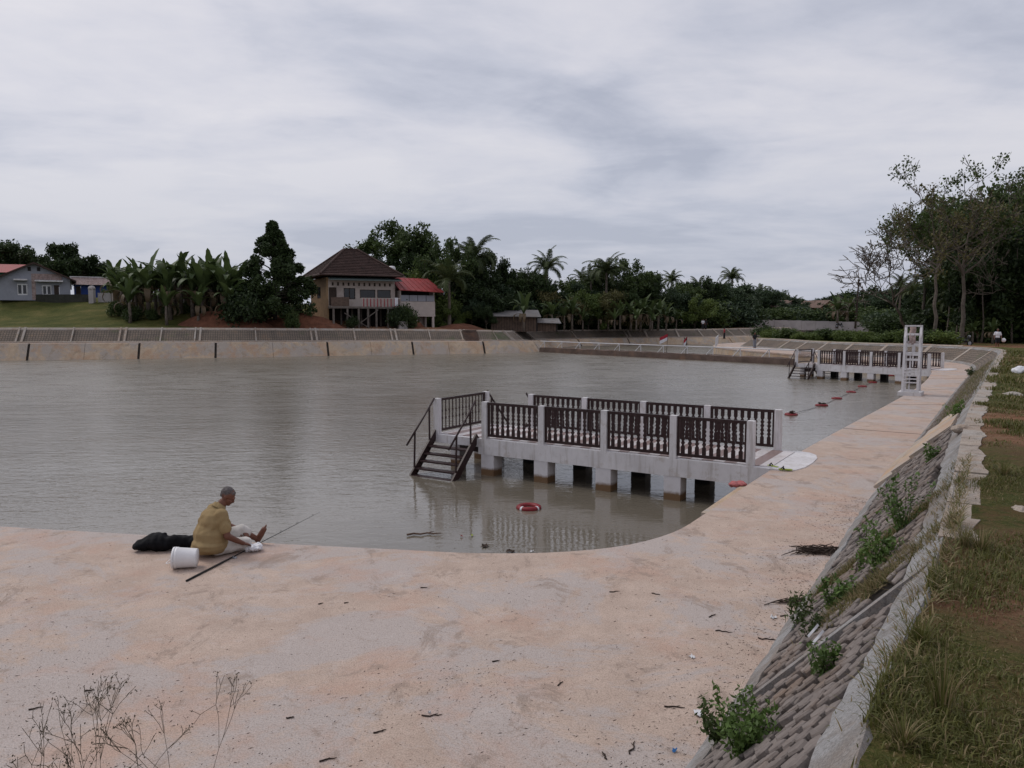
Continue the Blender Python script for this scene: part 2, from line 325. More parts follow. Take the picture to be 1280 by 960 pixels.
# ------------------------------------------------------------------ mesh helpers
class MB:
    def __init__(s): s.v = []; s.f = []
    def add(s, vs, fs):
        o = len(s.v); s.v += [tuple(v) for v in vs]; s.f += [tuple(i + o for i in f) for f in fs]; return s
    def box(s, x0, x1, y0, y1, z0, z1, m=None):
        vs = [Vector((x, y, z)) for z in (z0, z1) for y in (y0, y1) for x in (x0, x1)]
        if m is not None: vs = [m @ v for v in vs]
        return s.add(vs, [(0, 2, 3, 1), (4, 5, 7, 6), (0, 1, 5, 4), (2, 6, 7, 3), (0, 4, 6, 2), (1, 3, 7, 5)])
    def bar(s, p0, p1, w, h, up=(0, 0, 1)):
        p0, p1 = Vector(p0), Vector(p1); d = (p1 - p0).normalized(); up = Vector(up)
        sd = d.cross(up)
        if sd.length < 1e-4: sd = d.cross(Vector((1, 0, 0)))
        sd.normalize(); u = sd.cross(d).normalized(); vs = []
        for p in (p0, p1):
            for a, b in ((-1, -1), (1, -1), (1, 1), (-1, 1)): vs.append(p + sd * (a * w / 2) + u * (b * h / 2))
        return s.add(vs, [(0, 1, 2, 3), (7, 6, 5, 4), (0, 4, 5, 1), (1, 5, 6, 2), (2, 6, 7, 3), (3, 7, 4, 0)])
    def tube(s, pts, rads, n=8, cap=True):
        pts = [Vector(p) for p in pts]
        if isinstance(rads, (int, float)): rads = [rads] * len(pts)
        rings = []; prev = None
        for i, p in enumerate(pts):
            d = (pts[min(i + 1, len(pts) - 1)] - pts[max(i - 1, 0)])
            d = d.normalized() if d.length > 1e-9 else Vector((0, 0, 1))
            if prev is None:
                a = Vector((0, 0, 1)) if abs(d.z) < .9 else Vector((1, 0, 0)); sd = d.cross(a).normalized()
            else:
                sd = (prev - d * prev.dot(d)); sd = sd.normalized() if sd.length > 1e-6 else d.orthogonal().normalized()
            prev = sd; u = d.cross(sd)
            rings.append([p + (sd * math.cos(2 * math.pi * k / n) + u * math.sin(2 * math.pi * k / n)) * rads[i] for k in range(n)])
        vs = [v for r in rings for v in r]; fs = []
        for i in range(len(pts) - 1):
            for k in range(n): fs.append((i * n + k, i * n + (k + 1) % n, (i + 1) * n + (k + 1) % n, (i + 1) * n + k))
        if cap: fs.append(tuple(range(n - 1, -1, -1))); fs.append(tuple((len(pts) - 1) * n + k for k in range(n)))
        return s.add(vs, fs)
    def lathe(s, prof, n=16, m=None, cap=True):
        vs = []
        for r, z in prof:
            for k in range(n):
                v = Vector((r * math.cos(2 * math.pi * k / n), r * math.sin(2 * math.pi * k / n), z)); vs.append(m @ v if m is not None else v)
        fs = [(i * n + k, i * n + (k + 1) % n, (i + 1) * n + (k + 1) % n, (i + 1) * n + k) for i in range(len(prof) - 1) for k in range(n)]
        if cap: fs.append(tuple(range(n - 1, -1, -1))); fs.append(tuple((len(prof) - 1) * n + k for k in range(n)))
        return s.add(vs, fs)
    def ell(s, c, r, n=14, m=None):
        c = Vector(c); vs = [Vector((0, 0, -1))]; k2 = n // 2
        for i in range(1, k2):
            a = math.pi * i / k2 - math.pi / 2
            for k in range(n):
                b = 2 * math.pi * k / n; vs.append(Vector((math.cos(a) * math.cos(b), math.cos(a) * math.sin(b), math.sin(a))))
        vs.append(Vector((0, 0, 1)))
        fs = [(0, 1 + (k + 1) % n, 1 + k) for k in range(n)]
        for i in range(k2 - 2):
            for k in range(n): fs.append((1 + i * n + k, 1 + i * n + (k + 1) % n, 1 + (i + 1) * n + (k + 1) % n, 1 + (i + 1) * n + k))
        e = len(vs) - 1; b0 = 1 + (k2 - 2) * n
        fs += [(e, b0 + k, b0 + (k + 1) % n) for k in range(n)]
        out = []
        for v in vs:
            v = Vector((v.x * r[0], v.y * r[1], v.z * r[2]))
            if m is not None: v = m @ v
            out.append(v + c)
        return s.add(out, fs)
    def mesh(s, name, mat=None, smooth=False):
        me = bpy.data.meshes.new(name); me.from_pydata(s.v, [], s.f); me.update()
        if mat: me.materials.append(M[mat])
        if smooth: me.polygons.foreach_set('use_smooth', [True] * len(me.polygons))
        return me
def npmesh(name, v, f, mat=None, smooth=False):
    v = np.asarray(v, dtype=np.float32); f = np.asarray(f, dtype=np.int32); k = f.shape[1]
    me = bpy.data.meshes.new(name); me.vertices.add(len(v)); me.vertices.foreach_set('co', v.ravel())
    me.loops.add(f.size); me.loops.foreach_set('vertex_index', f.ravel())
    me.polygons.add(len(f)); me.polygons.foreach_set('loop_start', np.arange(0, f.size, k, dtype=np.int32))
    try: me.polygons.foreach_set('loop_total', np.full(len(f), k, dtype=np.int32))
    except Exception: pass
    me.update(calc_edges=True)
    if mat: me.materials.append(M[mat])
    if smooth: me.polygons.foreach_set('use_smooth', np.ones(len(f), dtype=bool))
    return me
def tag(o, label=None, cat=None, group=None, kind=None):
    if label: o['label'] = label
    if cat: o['category'] = cat
    if group: o['group'] = group
    if kind: o['kind'] = kind
    return o
def ob(name, me, parent=None, loc=None, rot=None, sc=None, **kw):
    o = bpy.data.objects.new(name, me); COL.objects.link(o)
    if parent is not None: o.parent = parent
    if loc is not None: o.location = loc
    if rot is not None: o.rotation_euler = rot
    if sc is not None: o.scale = sc if hasattr(sc, '__len__') else (sc, sc, sc)
    if kw: tag(o, **kw)
    return o
def thing(name, loc, rz=0, **kw):
    return ob(name, None, None, loc, (0, 0, rz), None, **kw)
def copy_tree(o, parent=None):
    c = o.copy(); COL.objects.link(c); c.parent = parent
    for ch in list(o.children): copy_tree(ch, c)
    return c
def chain(pts, step=.5):
    """Catmull-Rom through 2D/3D points, resampled at an even arc length"""
    pts = [Vector(p) for p in pts]; out = []
    for i in range(len(pts) - 1):
        p0 = pts[i - 1] if i else pts[0] * 2 - pts[1]; p1, p2 = pts[i], pts[i + 1]
        p3 = pts[i + 2] if i + 2 < len(pts) else pts[-1] * 2 - pts[-2]
        t1 = max((p1 - p0).length, 1e-4) ** .5; t2 = max((p2 - p1).length, 1e-4) ** .5; t3 = max((p3 - p2).length, 1e-4) ** .5
        m1 = (p2 - p1) + ((p1 - p0) / t1 - (p2 - p0) / (t1 + t2)) * t2
        m2 = (p2 - p1) + ((p3 - p2) / t3 - (p3 - p1) / (t2 + t3)) * t2
        for k in range(24):
            t = k / 24; t_2 = t * t; t_3 = t_2 * t
            out.append(p1 * (2 * t_3 - 3 * t_2 + 1) + m1 * (t_3 - 2 * t_2 + t) + p2 * (-2 * t_3 + 3 * t_2) + m2 * (t_3 - t_2))
    out.append(pts[-1])
    a = np.array([list(p) for p in out]); d = np.r_[0, np.cumsum(np.linalg.norm(np.diff(a, axis=0), axis=1))]
    n = max(2, int(d[-1] / step) + 1); s = np.linspace(0, d[-1], n)
    return np.stack([np.interp(s, d, a[:, k]) for k in range(a.shape[1])], 1), s
def normals2(c, side):
    t = np.gradient(c[:, :2], axis=0); t /= np.linalg.norm(t, axis=1)[:, None]
    return np.stack([t[:, 1], -t[:, 0]], 1) * side      # side=+1: right hand of travel
# ================================================================== THE SETTING
# ---- near / right bank: slope foot B, lip L, slope top T
Bpts = [Vector((-80, 21, 0)), Vector((-40, 11.5, 0)), Vector((-20, 7.4, 0)), Vector((-8, 4.0, 0)), Vector((-4, 3.1, 0)), Vector((-1.7, 2.68, 0)), Vector((-0.65, 2.70, 0)), Vector((-.1, 3.05, 0)), Vector((0.17, 3.52, 0))] + \
       [P(*q) for q in ((870, 950), (1000, 760), (1095, 615), (1155, 540), (1200, 482), (1215, 465), (1216, 460), (1208, 456), (1190, 453), (1160, 450), (1100, 446.5), (1040, 442.5), (1000, 439), (958, 435))] + \
       [Vector((24.4, 81, 0)), Vector((27, 88, 0)), Vector((33, 95, 0)), P(1010, 424.5), P(1100, 421)]
BC, BS = chain([(p.x, p.y, 0) for p in Bpts], .25)
BN = normals2(BC, 1)                        # outward, away from the pond
_i = int(np.argmin(np.hypot(BC[:, 0] - P(870, 950).x, BC[:, 1] - P(870, 950).y)))
S0 = BS[_i]                                 # arc length where the slope enters the picture
def s_at(px, py):
    p = P(px, py); return BS[int(np.argmin(np.hypot(BC[:, 0] - p.x, BC[:, 1] - p.y)))]
TZ = np.interp(BS, [S0, S0 + 12, s_at(1200, 482), s_at(1160, 450), s_at(1000, 439), BS[-1]], [1.48, 1.48, 1.25, 1.0, .85, .9])
SW = 1.36
TC = np.c_[BC[:, 0] + BN[:, 0] * SW, BC[:, 1] + BN[:, 1] * SW, TZ]
def slope_pt(s, t, h=0.0):
    """t = 0..1 up the slope at arc length s, h metres proud of it"""
    b = np.array([np.interp(s, BS, BC[:, k]) for k in range(3)]); q = np.array([np.interp(s, BS, TC[:, k]) for k in range(3)])
    b2 = np.array([np.interp(s + .05, BS, BC[:, k]) for k in range(3)])
    n = np.cross(b2 - b, q - b); n /= np.linalg.norm(n)
    if n[2] < 0: n = -n
    return Vector(b + (q - b) * t + n * h)
Lpts = [Vector((-80, 27, 0)), Vector((-40, 18.5, 0)), Vector((-16, 13.1, 0))] + [P(*q) for q in ((0, 658), (170, 668), (320, 678), (480, 686), (600, 691.5), (700, 690), (780, 682), (840, 666), (880, 643), (930, 609), (1000, 565), (1060, 532), (1120, 500), (1150, 482), (1162, 470), (1164, 463), (1152, 457.5), (1120, 453.5), (1070, 449.5), (1010, 444.5), (965, 440.5))] + \
       [Vector((21.5, 77, 0)), Vector((22, 84, 0)), Vector((25, 91.5, 0)), Vector((31.5, 98.5, 0)), P(1002, 423.5), P(1100, 420)]
LC, LS = chain([(p.x, p.y, 0) for p in Lpts], .3)

def nearest(c, p): return int(np.argmin(np.hypot(c[:, 0] - p.x, c[:, 1] - p.y)))
# walkway: cast slabs between joints, on a sunken base
walk = ob('walkway', None, kind='structure')
joints = [(0, 0)]
for lp, bp in (((1053, 535), (1152, 543)), ((1102, 504.5), (1184, 506)), ((1141, 487.5), (1198, 486)), ((1160, 473), (1208, 473)), ((1150, 457), (1204, 455)), ((1090, 451), (1130, 448)), ((1010, 444.5), (1030, 441.6))):
    joints.append((nearest(LC, P(*lp)), nearest(BC, P(*bp))))
joints.append((len(LC) - 1, len(BC) - 1))
def slab(l0, l1, b0, b1, gap):
    loop = [Vector(p) for p in LC[l0:l1 + 1]]; loop2 = [Vector(p) for p in BC[b0:b1 + 1]]
    # pull the end rows back to leave an open joint
    if l1 < len(LC) - 1:
        d = (loop[-2] - loop[-1]).normalized() * gap; loop[-1] = loop[-1] + d; loop2[-1] = loop2[-1] + d
    poly = loop + loop2[::-1]; n = len(poly)
    a = sum(poly[i].x * poly[(i + 1) % n].y - poly[(i + 1) % n].x * poly[i].y for i in range(n))
    if a < 0: poly = poly[::-1]
    from mathutils.geometry import tessellate_polygon
    mb = MB(); tri = tessellate_polygon([poly])
    fs = []
    for t in tri:
        A, B_, C = (poly[k] for k in t)
        fs.append(t if (B_ - A).cross(C - A).z > 0 else t[::-1])
    mb.add(poly, fs)
    mb.add([(p.x, p.y, 0) for p in poly] + [(p.x, p.y, -.12) for p in poly], [((k + 1) % n, k, k + n, (k + 1) % n + n) for k in range(n)])
    return mb.mesh('slab', 'apron_concrete')
for k in range(len(joints) - 1):
    (l0, b0), (l1, b1) = joints[k], joints[k + 1]
    ob('slab', slab(l0, l1, b0, b1, .09), walk)
# base and lip wall under the slabs
mb = MB(); bb = MB()
LN = normals2(LC, 1)
for k in range(len(LC) - 1):
    a, b = LC[k] + np.r_[LN[k] * .03, 0], LC[k + 1] + np.r_[LN[k + 1] * .03, 0]
    a2, b2 = LC[k] + np.r_[LN[k] * 3.2, 0], LC[k + 1] + np.r_[LN[k + 1] * 3.2, 0]
    mb.add([(a[0], a[1], -.05), (b[0], b[1], -.05), (b[0], b[1], -2.6), (a[0], a[1], -2.6)], [(0, 1, 2, 3)]); bb.add([(a[0], a[1], -.06), (b[0], b[1], -.06), (a2[0], a2[1], -.06), (b2[0], b2[1], -.06)], [(0, 2, 3, 1)])
ob('lip_wall', mb.mesh('lip_wall', 'wall_concrete'), walk); ob('slab_bed', bb.mesh('slab_bed', 'joint_soil'), walk)
# short lower ledge beside the pier
mb = MB(); a, b = P(905, 627), P(945, 599); d = (b - a).normalized(); n = Vector((-d.y, d.x, 0))
mb.box(-1.2, 1.3, -.15, .34, -1.6, -.2, Matrix.Translation((a + b) / 2) @ Matrix.Rotation(math.atan2(d.y, d.x), 4, 'Z'))
ob('ledge', mb.mesh('ledge', 'wall_concrete'), walk)

# ---- the paved slope
emb = ob('embankment', None, kind='structure')
SL = math.hypot(SW, 1.48)
END_BLOCK = s_at(1203, 478)                 # blocks are built up to here, beyond it the joints are a texture
def strip(name, s0, s1, t0, t1, h0, mat, step=.5, parent=None, thick=.05, uv=False, rough=False):
    n = max(2, int((s1 - s0) / step) + 1); vs = []; fs = []; uvs = []
    for k in range(n):
        s = s0 + (s1 - s0) * k / (n - 1)
        j0, j1, jh = (random.gauss(0, .006), random.gauss(0, .004), random.gauss(0, .005)) if rough else (0, 0, 0)
        vs += [slope_pt(s, t0 + j0, h0 + jh), slope_pt(s, t1 + j1, h0 - jh), slope_pt(s, t0 + j0, h0 - thick), slope_pt(s, t1 + j1, h0 - thick)]
    for k in range(n - 1):
        a = 4 * k; b = a + 4
        fs += [(a, b, b + 1, a + 1), (a + 2, b + 2, b, a), (a + 1, b + 1, b + 3, a + 3)]
    fs += [(0, 1, 3, 2), (4 * n - 4, 4 * n - 2, 4 * n - 1, 4 * n - 3)]
    me = MB().add(vs, fs).mesh(name, mat)
    if uv:
        l = me.uv_layers.new(name='UVMap')
        for p in me.polygons:
            for li in p.loop_indices:
                vi = me.loops[li].vertex_index; kk = vi // 4; s = s0 + (s1 - s0) * kk / (n - 1)
                l.data[li].uv = (s, (t0 if vi % 2 == 0 else t1) * SL)
    return ob(name, me, parent)
SA = S0 - 3.0
strip('slope_bed', BS[0], END_BLOCK, 0, 1.0, -.05, 'joint_soil', .5, emb, .2)
strip('far_slope', END_BLOCK, BS[-1] - .3, .04, .95, -.005, 'far_block_field', .4, emb, .2, True)
strip('foot_band', BS[0], BS[-1] - .3, -.02, .11, .02, 'grey_concrete', .2, emb, .16, False, True)
strip('head_band', BS[0], BS[-1] - .3, .87, 1.02, .02, 'grey_concrete', .17, emb, .14, False, True)
# cross ribs
RIBS = [(s_at(905, 900), .10, 'grey_concrete'), (s_at(1003, 757), .30, 'joint_soil')]
for px, py in ((1135, 563), (1165, 527), (1190, 495), (1206, 475)): RIBS.append((s_at(px, py), .22, 'coping_concrete'))
s = s_at(1212, 457); 
while s < BS[-1] - 6: RIBS.append((s, .28, 'coping_concrete')); s += 3.9
for s, w, mt in RIBS: strip('rib', s - w / 2, s + w / 2, .02, .98, .03 if mt != 'joint_soil' else -.02, mt, .1, emb, .12)
# stairs cut into the slope
ST0, ST1 = s_at(1098, 611), s_at(1128, 572)
def lapped_slabs():
    mb = MB(); n = 4
    for k in range(n):
        t0, t1 = k * .2 - .02, k * .2 + .215; j = .03 * ((k * 7) % 3 - 1)
        for s0, s1 in ((ST0 + j, ST1 + j * 2),):
            q = [slope_pt(s0, t0, .085), slope_pt(s1, t0, .085), slope_pt(s1, t1, .035), slope_pt(s0, t1, .035)]; r = [slope_pt(s0, t0, -.08), slope_pt(s1, t0, -.08), slope_pt(s1, t1, -.08), slope_pt(s0, t1, -.08)]
            mb.add(q + r, [(0, 1, 2, 3), (0, 4, 5, 1), (1, 5, 6, 2), (2, 6, 7, 3), (3, 7, 4, 0)])
    return mb.mesh('slabs', 'wall_concrete')
ob('cement_ramp', lapped_slabs(), None, label='beige cement slabs lapped up the paved slope', cat='ramp')
# hexagonal blocks
def hexblock(seed):
    rd = random.Random(seed); mb = MB(); n = 6; vs = []
    for r, z in ((.061, -.04), (.062, .016), (.053, .027)):
        for k in range(n):
            a = math.pi / 3 * k + math.pi / 6; rr = r * (1 + rd.uniform(-.05, .05)); vs.append((rr * math.cos(a), rr * math.sin(a), z + rd.uniform(-.003, .003)))
    fs = [(i * n + k, i * n + (k + 1) % n, (i + 1) * n + (k + 1) % n, (i + 1) * n + k) for i in (0, 1) for k in range(n)] + [tuple(2 * n + k for k in range(n))]
    return mb.add(vs, fs)
HEX = [hexblock(k) for k in range(5)]; HEXM = [h.mesh('paving_block', 'block_concrete') for h in HEX]
blocks = []
ds, dt = .132, .115
s = SA; ci = 0
ribspan = [(a - w / 2 - .06, a + w / 2 + .06) for a, w, m_ in RIBS] + [(ST0 - .08, ST1 + .08)]
nrow = int((.87 - .11) * SL / dt)
s = SA
while s < END_BLOCK:
    for r in range(nrow + 1):
        ss = s + (ds / 2 if r % 2 else 0)
        if any(a < ss < b for a, b in ribspan): continue
        t = (.12 * SL + dt * (r + .42)) / SL
        if t > .86 or random.random() < .03: continue
        if mnoise.noise(Vector((ss * .6, r * .2, 3.3))) > .52: continue
        p = slope_pt(ss, t, random.uniform(-.022, .008)); px = slope_pt(ss + .05, t); pt = slope_pt(ss, t + .02)
        X = (px - slope_pt(ss, t)).normalized(); Y = (pt - slope_pt(ss, t)); Y = (Y - X * Y.dot(X)).normalized(); Z = X.cross(Y)
        if Z.z < 0: Z = -Z
        m = Matrix((X, Y, Z)).transposed().to_4x4()
        m = Matrix.Translation(p) @ m @ Matrix.Rotation(random.gauss(0, .05), 4, 'X') @ Matrix.Rotation(random.gauss(0, .05), 4, 'Y') @ Matrix.Rotation(random.gauss(0, .05), 4, 'Z')
        blocks.append((p.length, m, p))
    s += ds
def inview(p, mg=0):
    d = p - Vector((0, 0, CAMZ)); f = Vector((0, math.cos(TH), -math.sin(TH))); u = Vector((0, math.sin(TH), math.cos(TH)))
    dep = d.dot(f)
    if dep < .1: return False
    return abs(d.x / dep * F) < 640 + mg and abs(d.dot(u) / dep * F) < 480 + mg
vis = sorted([b for b in blocks if inview(b[2], 5)], key=lambda b: b[0]); rest = [b for b in blocks if not inview(b[2], 5)]
bedo = [o for o in emb.children if o.name.startswith('slope_bed')][0]
for k, (d, m, p) in enumerate(vis[:290]):
    o = ob('paving_block', HEXM[k % 5], emb); o.matrix_world = m
mb = MB()
for k, (d, m, p) in enumerate(vis[290:] + rest): mb.add([m @ Vector(v) for v in HEX[k % 5].v], HEX[k % 5].f)
tag(ob('paving_blocks', mb.mesh('paving_blocks', 'block_concrete'), emb), kind='stuff')
# coping along the top, cast in short lengths
def coping(s0, s1, wob):
    vs = []; rw = .20 + wob * .5
    NS = 5
    for s in np.linspace(s0, s1, NS):
        q = Vector([np.interp(s, BS, TC[:, k]) for k in range(3)]); n = Vector((*[np.interp(s, BS, BN[:, k]) for k in range(2)], 0))
        i0, i1 = q - n * .02, q + n * (rw + .02 + (.075 * mnoise.noise(Vector((s * 1.7, .3, 0))) + .03 * mnoise.noise(Vector((s * 6.1, 1.3, 0))))); dz = (.05 + wob * .3) if s0 > S0 + 3.2 else (.040 + wob * .5)
        vs += [i0 + Vector((0, 0, dz)), i1 + Vector((0, 0, dz)), i0 - Vector((0, 0, .12)), i1 - Vector((0, 0, .15))]
    fs = []
    for k in range(NS - 1):
        a = 4 * k; b = a + 4; fs += [(a, b, b + 1, a + 1), (a + 2, b + 2, b, a), (a + 1, b + 1, b + 3, a + 3)]
    z_ = 4 * (NS - 1); fs += [(0, 1, 3, 2), (z_, z_ + 2, z_ + 3, z_ + 1)]
    return MB().add(vs, fs).mesh('coping_stone', 'coping_concrete')
s = SA - 2
while s < s_at(1190, 453):
    ln = random.uniform(.55, .8) if s < S0 + 30 else 1.6
    if s > S0 + .5: ob('coping_stone', coping(s + .006, s + ln - .006, random.uniform(-.015, .02)), emb)
    s += ln
strip('coping_run', s, BS[-1] - .4, .97, 1.06, .05, 'coping_concrete', .5, emb, .1)

# ---- far bank
Wpts = [P(x, y, WZ) for x, y in ((-330, 456), (-150, 453), (0, 451), (150, 449), (300, 447), (410, 445), (500, 443.5), (600, 442))] + \
       [Vector((0.3, 86.6, WZ)), Vector((3.4, 91, WZ)), Vector((4.8, 98, WZ)), Vector((7.5, 105, WZ)), Vector((12, 109, WZ)), P(800, 431, WZ), P(900, 430, WZ), P(960, 427, WZ), P(1010, 423.5, WZ), P(1100, 419.5, WZ)]
WC, WS = chain([(p.x, p.y, WZ) for p in Wpts], .5)
WN = normals2(WC, -1)
def ws_at(px, py):
    p = P(px, py, WZ); return WS[nearest(WC, p)]
def wpt(s, off, z):
    i = lambda a: np.interp(s, WS, a)
    return Vector((i(WC[:, 0]) + i(WN[:, 0]) * off, i(WC[:, 1]) + i(WN[:, 1]) * off, z))
WTOP = lambda s: float(np.interp(s, [ws_at(0, 451), ws_at(300, 447), ws_at(600, 442), WS[nearest(WC, Vector((7.5, 105, 0)))], WS[-1]], [.66, .58, .44, .08, .05]))
UTOP = lambda s: float(np.interp(s, [ws_at(0, 451), ws_at(300, 447), ws_at(500, 443.5), ws_at(600, 442), WS[nearest(WC, Vector((7.5, 105, 0)))], WS[-1]], [2.05, 1.95, 1.76, 1.62, 1.27, 1.2]))
fb = ob('far_bank', None, kind='structure')
def fstrip(name, s0, s1, prof, mat, step=1.0, uv=False):
    """prof(s) -> list of points across the bank"""
    n = max(2, int((s1 - s0) / step) + 1); vs = []; fs = []; uvs = []
    for k in range(n):
        s = s0 + (s1 - s0) * k / (n - 1); q = prof(s); m = len(q); vs += q; uvs += [(s, j * 1.9) for j in range(m)]
    for k in range(n - 1):
        for j in range(m - 1): fs.append((k * m + j, (k + 1) * m + j, (k + 1) * m + j + 1, k * m + j + 1))
    fs.append(tuple(range(m))); fs.append(tuple((n - 1) * m + j for j in range(m - 1, -1, -1)))
    if m == 2: fs = fs[:-2]
    me = MB().add(vs, fs).mesh(name, mat)
    if uv:
        l = me.uv_layers.new(name='UVMap')
        for p in me.polygons:
            for li in p.loop_indices: l.data[li].uv = uvs[me.loops[li].vertex_index]
    return ob(name, me, fb)
# backing so that open joints are dark
fstrip('wall_backing', WS[0], WS[-1], lambda s: [wpt(s, .12, -2.6), wpt(s, .12, WZ), wpt(s, .98, WTOP(s) - .10), wpt(s, 3.2, WTOP(s) - .06)], 'joint_soil')
# lower wall panels
jx = [-330, -215, -98, 30, 170, 268, 411, 515, 604]; jpos = [ws_at(x, np.interp(x, [-330, 0, 300, 600], [456, 451, 447, 442])) for x in jx]
s = jpos[-1] + 9
while s < WS[-1] - 1: jpos.append(s); s += 9
jpos.append(WS[-1])
for a, b in zip(jpos[:-1], jpos[1:]):
    mid = [a]; k = max(1, round((b - a) / 5.2))
    for j in range(k):
        s0 = a + (b - a) * j / k + (.11 if j == 0 else .015); s1 = a + (b - a) * (j + 1) / k - (.11 if j == k - 1 else .015)
        hz = random.uniform(-.015, .02)
        fstrip('wall_panel', s0, s1, lambda s: [wpt(s, -.04, -2.6), wpt(s, .04, WZ), wpt(s, .92, WTOP(s) + hz), wpt(s, 1.5, WTOP(s) + hz), wpt(s, 1.5, WTOP(s) - .3)], 'wall_concrete')
fstrip('bank_path', WS[0], WS[-1], lambda s: [wpt(s, 1.3, WTOP(s) - .02), wpt(s, 3.1, WTOP(s) - .02)], 'apron_concrete')
# upper paved slope, framed panels
fstrip('paved_field', WS[0], WS[-1], lambda s: [wpt(s, 2.9, WTOP(s) - .03), wpt(s, 4.4, UTOP(s) - .03)], 'far_block_field', .8, True)
fstrip('foot_band', WS[0], WS[-1], lambda s: [wpt(s, 2.82, WTOP(s) - .1), wpt(s, 2.82, WTOP(s) + .08), wpt(s, 2.98, WTOP(s) + .12), wpt(s, 3.1, WTOP(s) + .06)], 'coping_concrete')
fstrip('head_band', WS[0], WS[-1], lambda s: [wpt(s, 4.2, UTOP(s) - .25), wpt(s, 4.30, UTOP(s) - .06), wpt(s, 4.42, UTOP(s) + .04), wpt(s, 4.85, UTOP(s) + .05), wpt(s, 4.85, UTOP(s) - .2)], 'coping_concrete')
def frib(s, w):
    up = lambda q, t: [wpt(q, 2.86 + 1.5 * t, WTOP(q) + (UTOP(q) - WTOP(q)) * t + h) for h in (-.05, .09)]
    vs = []
    for q in (s - w / 2, s + w / 2): vs += up(q, 0) + up(q, 1.02)
    me = MB().add(vs, [(0, 1, 3, 2), (4, 6, 7, 5), (1, 5, 7, 3), (0, 4, 5, 1), (2, 3, 7, 6)]).mesh('rib', 'coping_concrete'); ob('rib', me, fb)
dbl = [-200, -95, 8, 141, 245, 402, 503, 588, 650, 722, 800]
for i, x in enumerate(dbl):
    s = ws_at(x, np.interp(x, [-330, 0, 300, 600, 800], [456, 451, 447, 442, 431]))
    frib(s - .25, .16); frib(s + .25, .20)
    if i + 1 < len(dbl):
        s2 = ws_at(dbl[i + 1], np.interp(dbl[i + 1], [-330, 0, 300, 600, 800], [456, 451, 447, 442, 431]))
        frib((s + s2) / 2, .13)
s = ws_at(820, 431)
while s < WS[-1] - 2: frib(s, .3); s += 5
# brown steps down the far slope
for k in range(6):
    s0, s1 = ws_at(592, 442.2), ws_at(592, 442.2) + 1.5
    mb = MB(); z = WTOP(s0) + (UTOP(s0) - WTOP(s0)) * (k + 1) / 6
    q = [wpt(s0, 2.75 + .25 * k, 0), wpt(s1, 2.75 + .25 * k, 0), wpt(s1, 4.5, 0), wpt(s0, 4.5, 0)]
    mb.add([(p.x, p.y, z - .5) for p in q] + [(p.x, p.y, z + .02) for p in q], [(4, 5, 6, 7), (0, 1, 5, 4), (1, 2, 6, 5), (0, 4, 7, 3)])
    ob('step', mb.mesh('step', 'weir_mud'), fb)

# ---- water
nx = 2
mb = MB().add([(-140, 3, WZ), (110, 3, WZ), (110, 175, WZ), (-140, 175, WZ)], [(0, 1, 2, 3)])
ob('water', mb.mesh('water', 'pond_water'), None, kind='structure')

# ---- ground
UT = np.array([list(wpt(s, 4.85, UTOP(s))) for s in WS])
poly = np.r_[TC[:, :2], UT[::-1, :2]]
ctrl = []
for k in range(0, len(TC), 6): ctrl.append(TC[k])
for k in range(0, len(UT), 4): ctrl.append(UT[k])
for x, y, z in ((-63, 104, 6.0), (-52, 104, 5.9), (-80, 104, 6.2), (-44, 96, 5.0), (-46, 102, 5.6), (-38, 90, 3.7), (-33, 92, 3.6), (-30, 100, 4.2), (-27, 93, 3.6), (-22, 94, 3.0), (-16, 92, 2.0), (-10, 92, 1.9), (-22, 110, 4.5),
                (-5, 98, 1.75), (5, 105, 1.6), (5, 130, 1.6), (-40, 130, 5.5), (-70, 130, 6.2), (-120, 120, 7), (-60, 200, 5), (0, 200, 2), (25, 130, 1.2), (50, 160, .75), (75, 150, .6), (90, 210, .6), (0, 400, 3), (-200, 400, 6), (200, 400, 2), (0, 900, 4), (-500, 900, 6), (500, 900, 4),
                (40, 62, .42), (38, 75, .35), (50, 80, .35), (60, 70, .4), (36, 95, .6), (45, 110, .7), (60, 125, .7), (80, 90, .6), (33, 55, .8), (35, 45, 1.0), (28, 36, 1.2), (20, 18, 1.45), (8, 2, 1.48), (12, 8, 1.5), (3, -6, 1.48), (-10, -4, 1.5), (-30, -5, 1.5), (60, 20, 1.4), (120, 60, .8), (-60, 0, 2), (-110, 40, 2.5), (-110, 70, 4)): ctrl.append((x, y, z))
ctrl = np.array(ctrl)
def hgt(xy):
    xy = np.atleast_2d(xy).astype(float); out = np.zeros(len(xy))
    for i in range(0, len(xy), 4000):
        q = xy[i:i + 4000]; d2 = (q[:, None, 0] - ctrl[None, :, 0]) ** 2 + (q[:, None, 1] - ctrl[None, :, 1]) ** 2 + .02
        w = d2 ** -1.6; out[i:i + 4000] = (w * ctrl[None, :, 2]).sum(1) / w.sum(1)
    return out
def H(x, y): return float(hgt([(x, y)])[0])
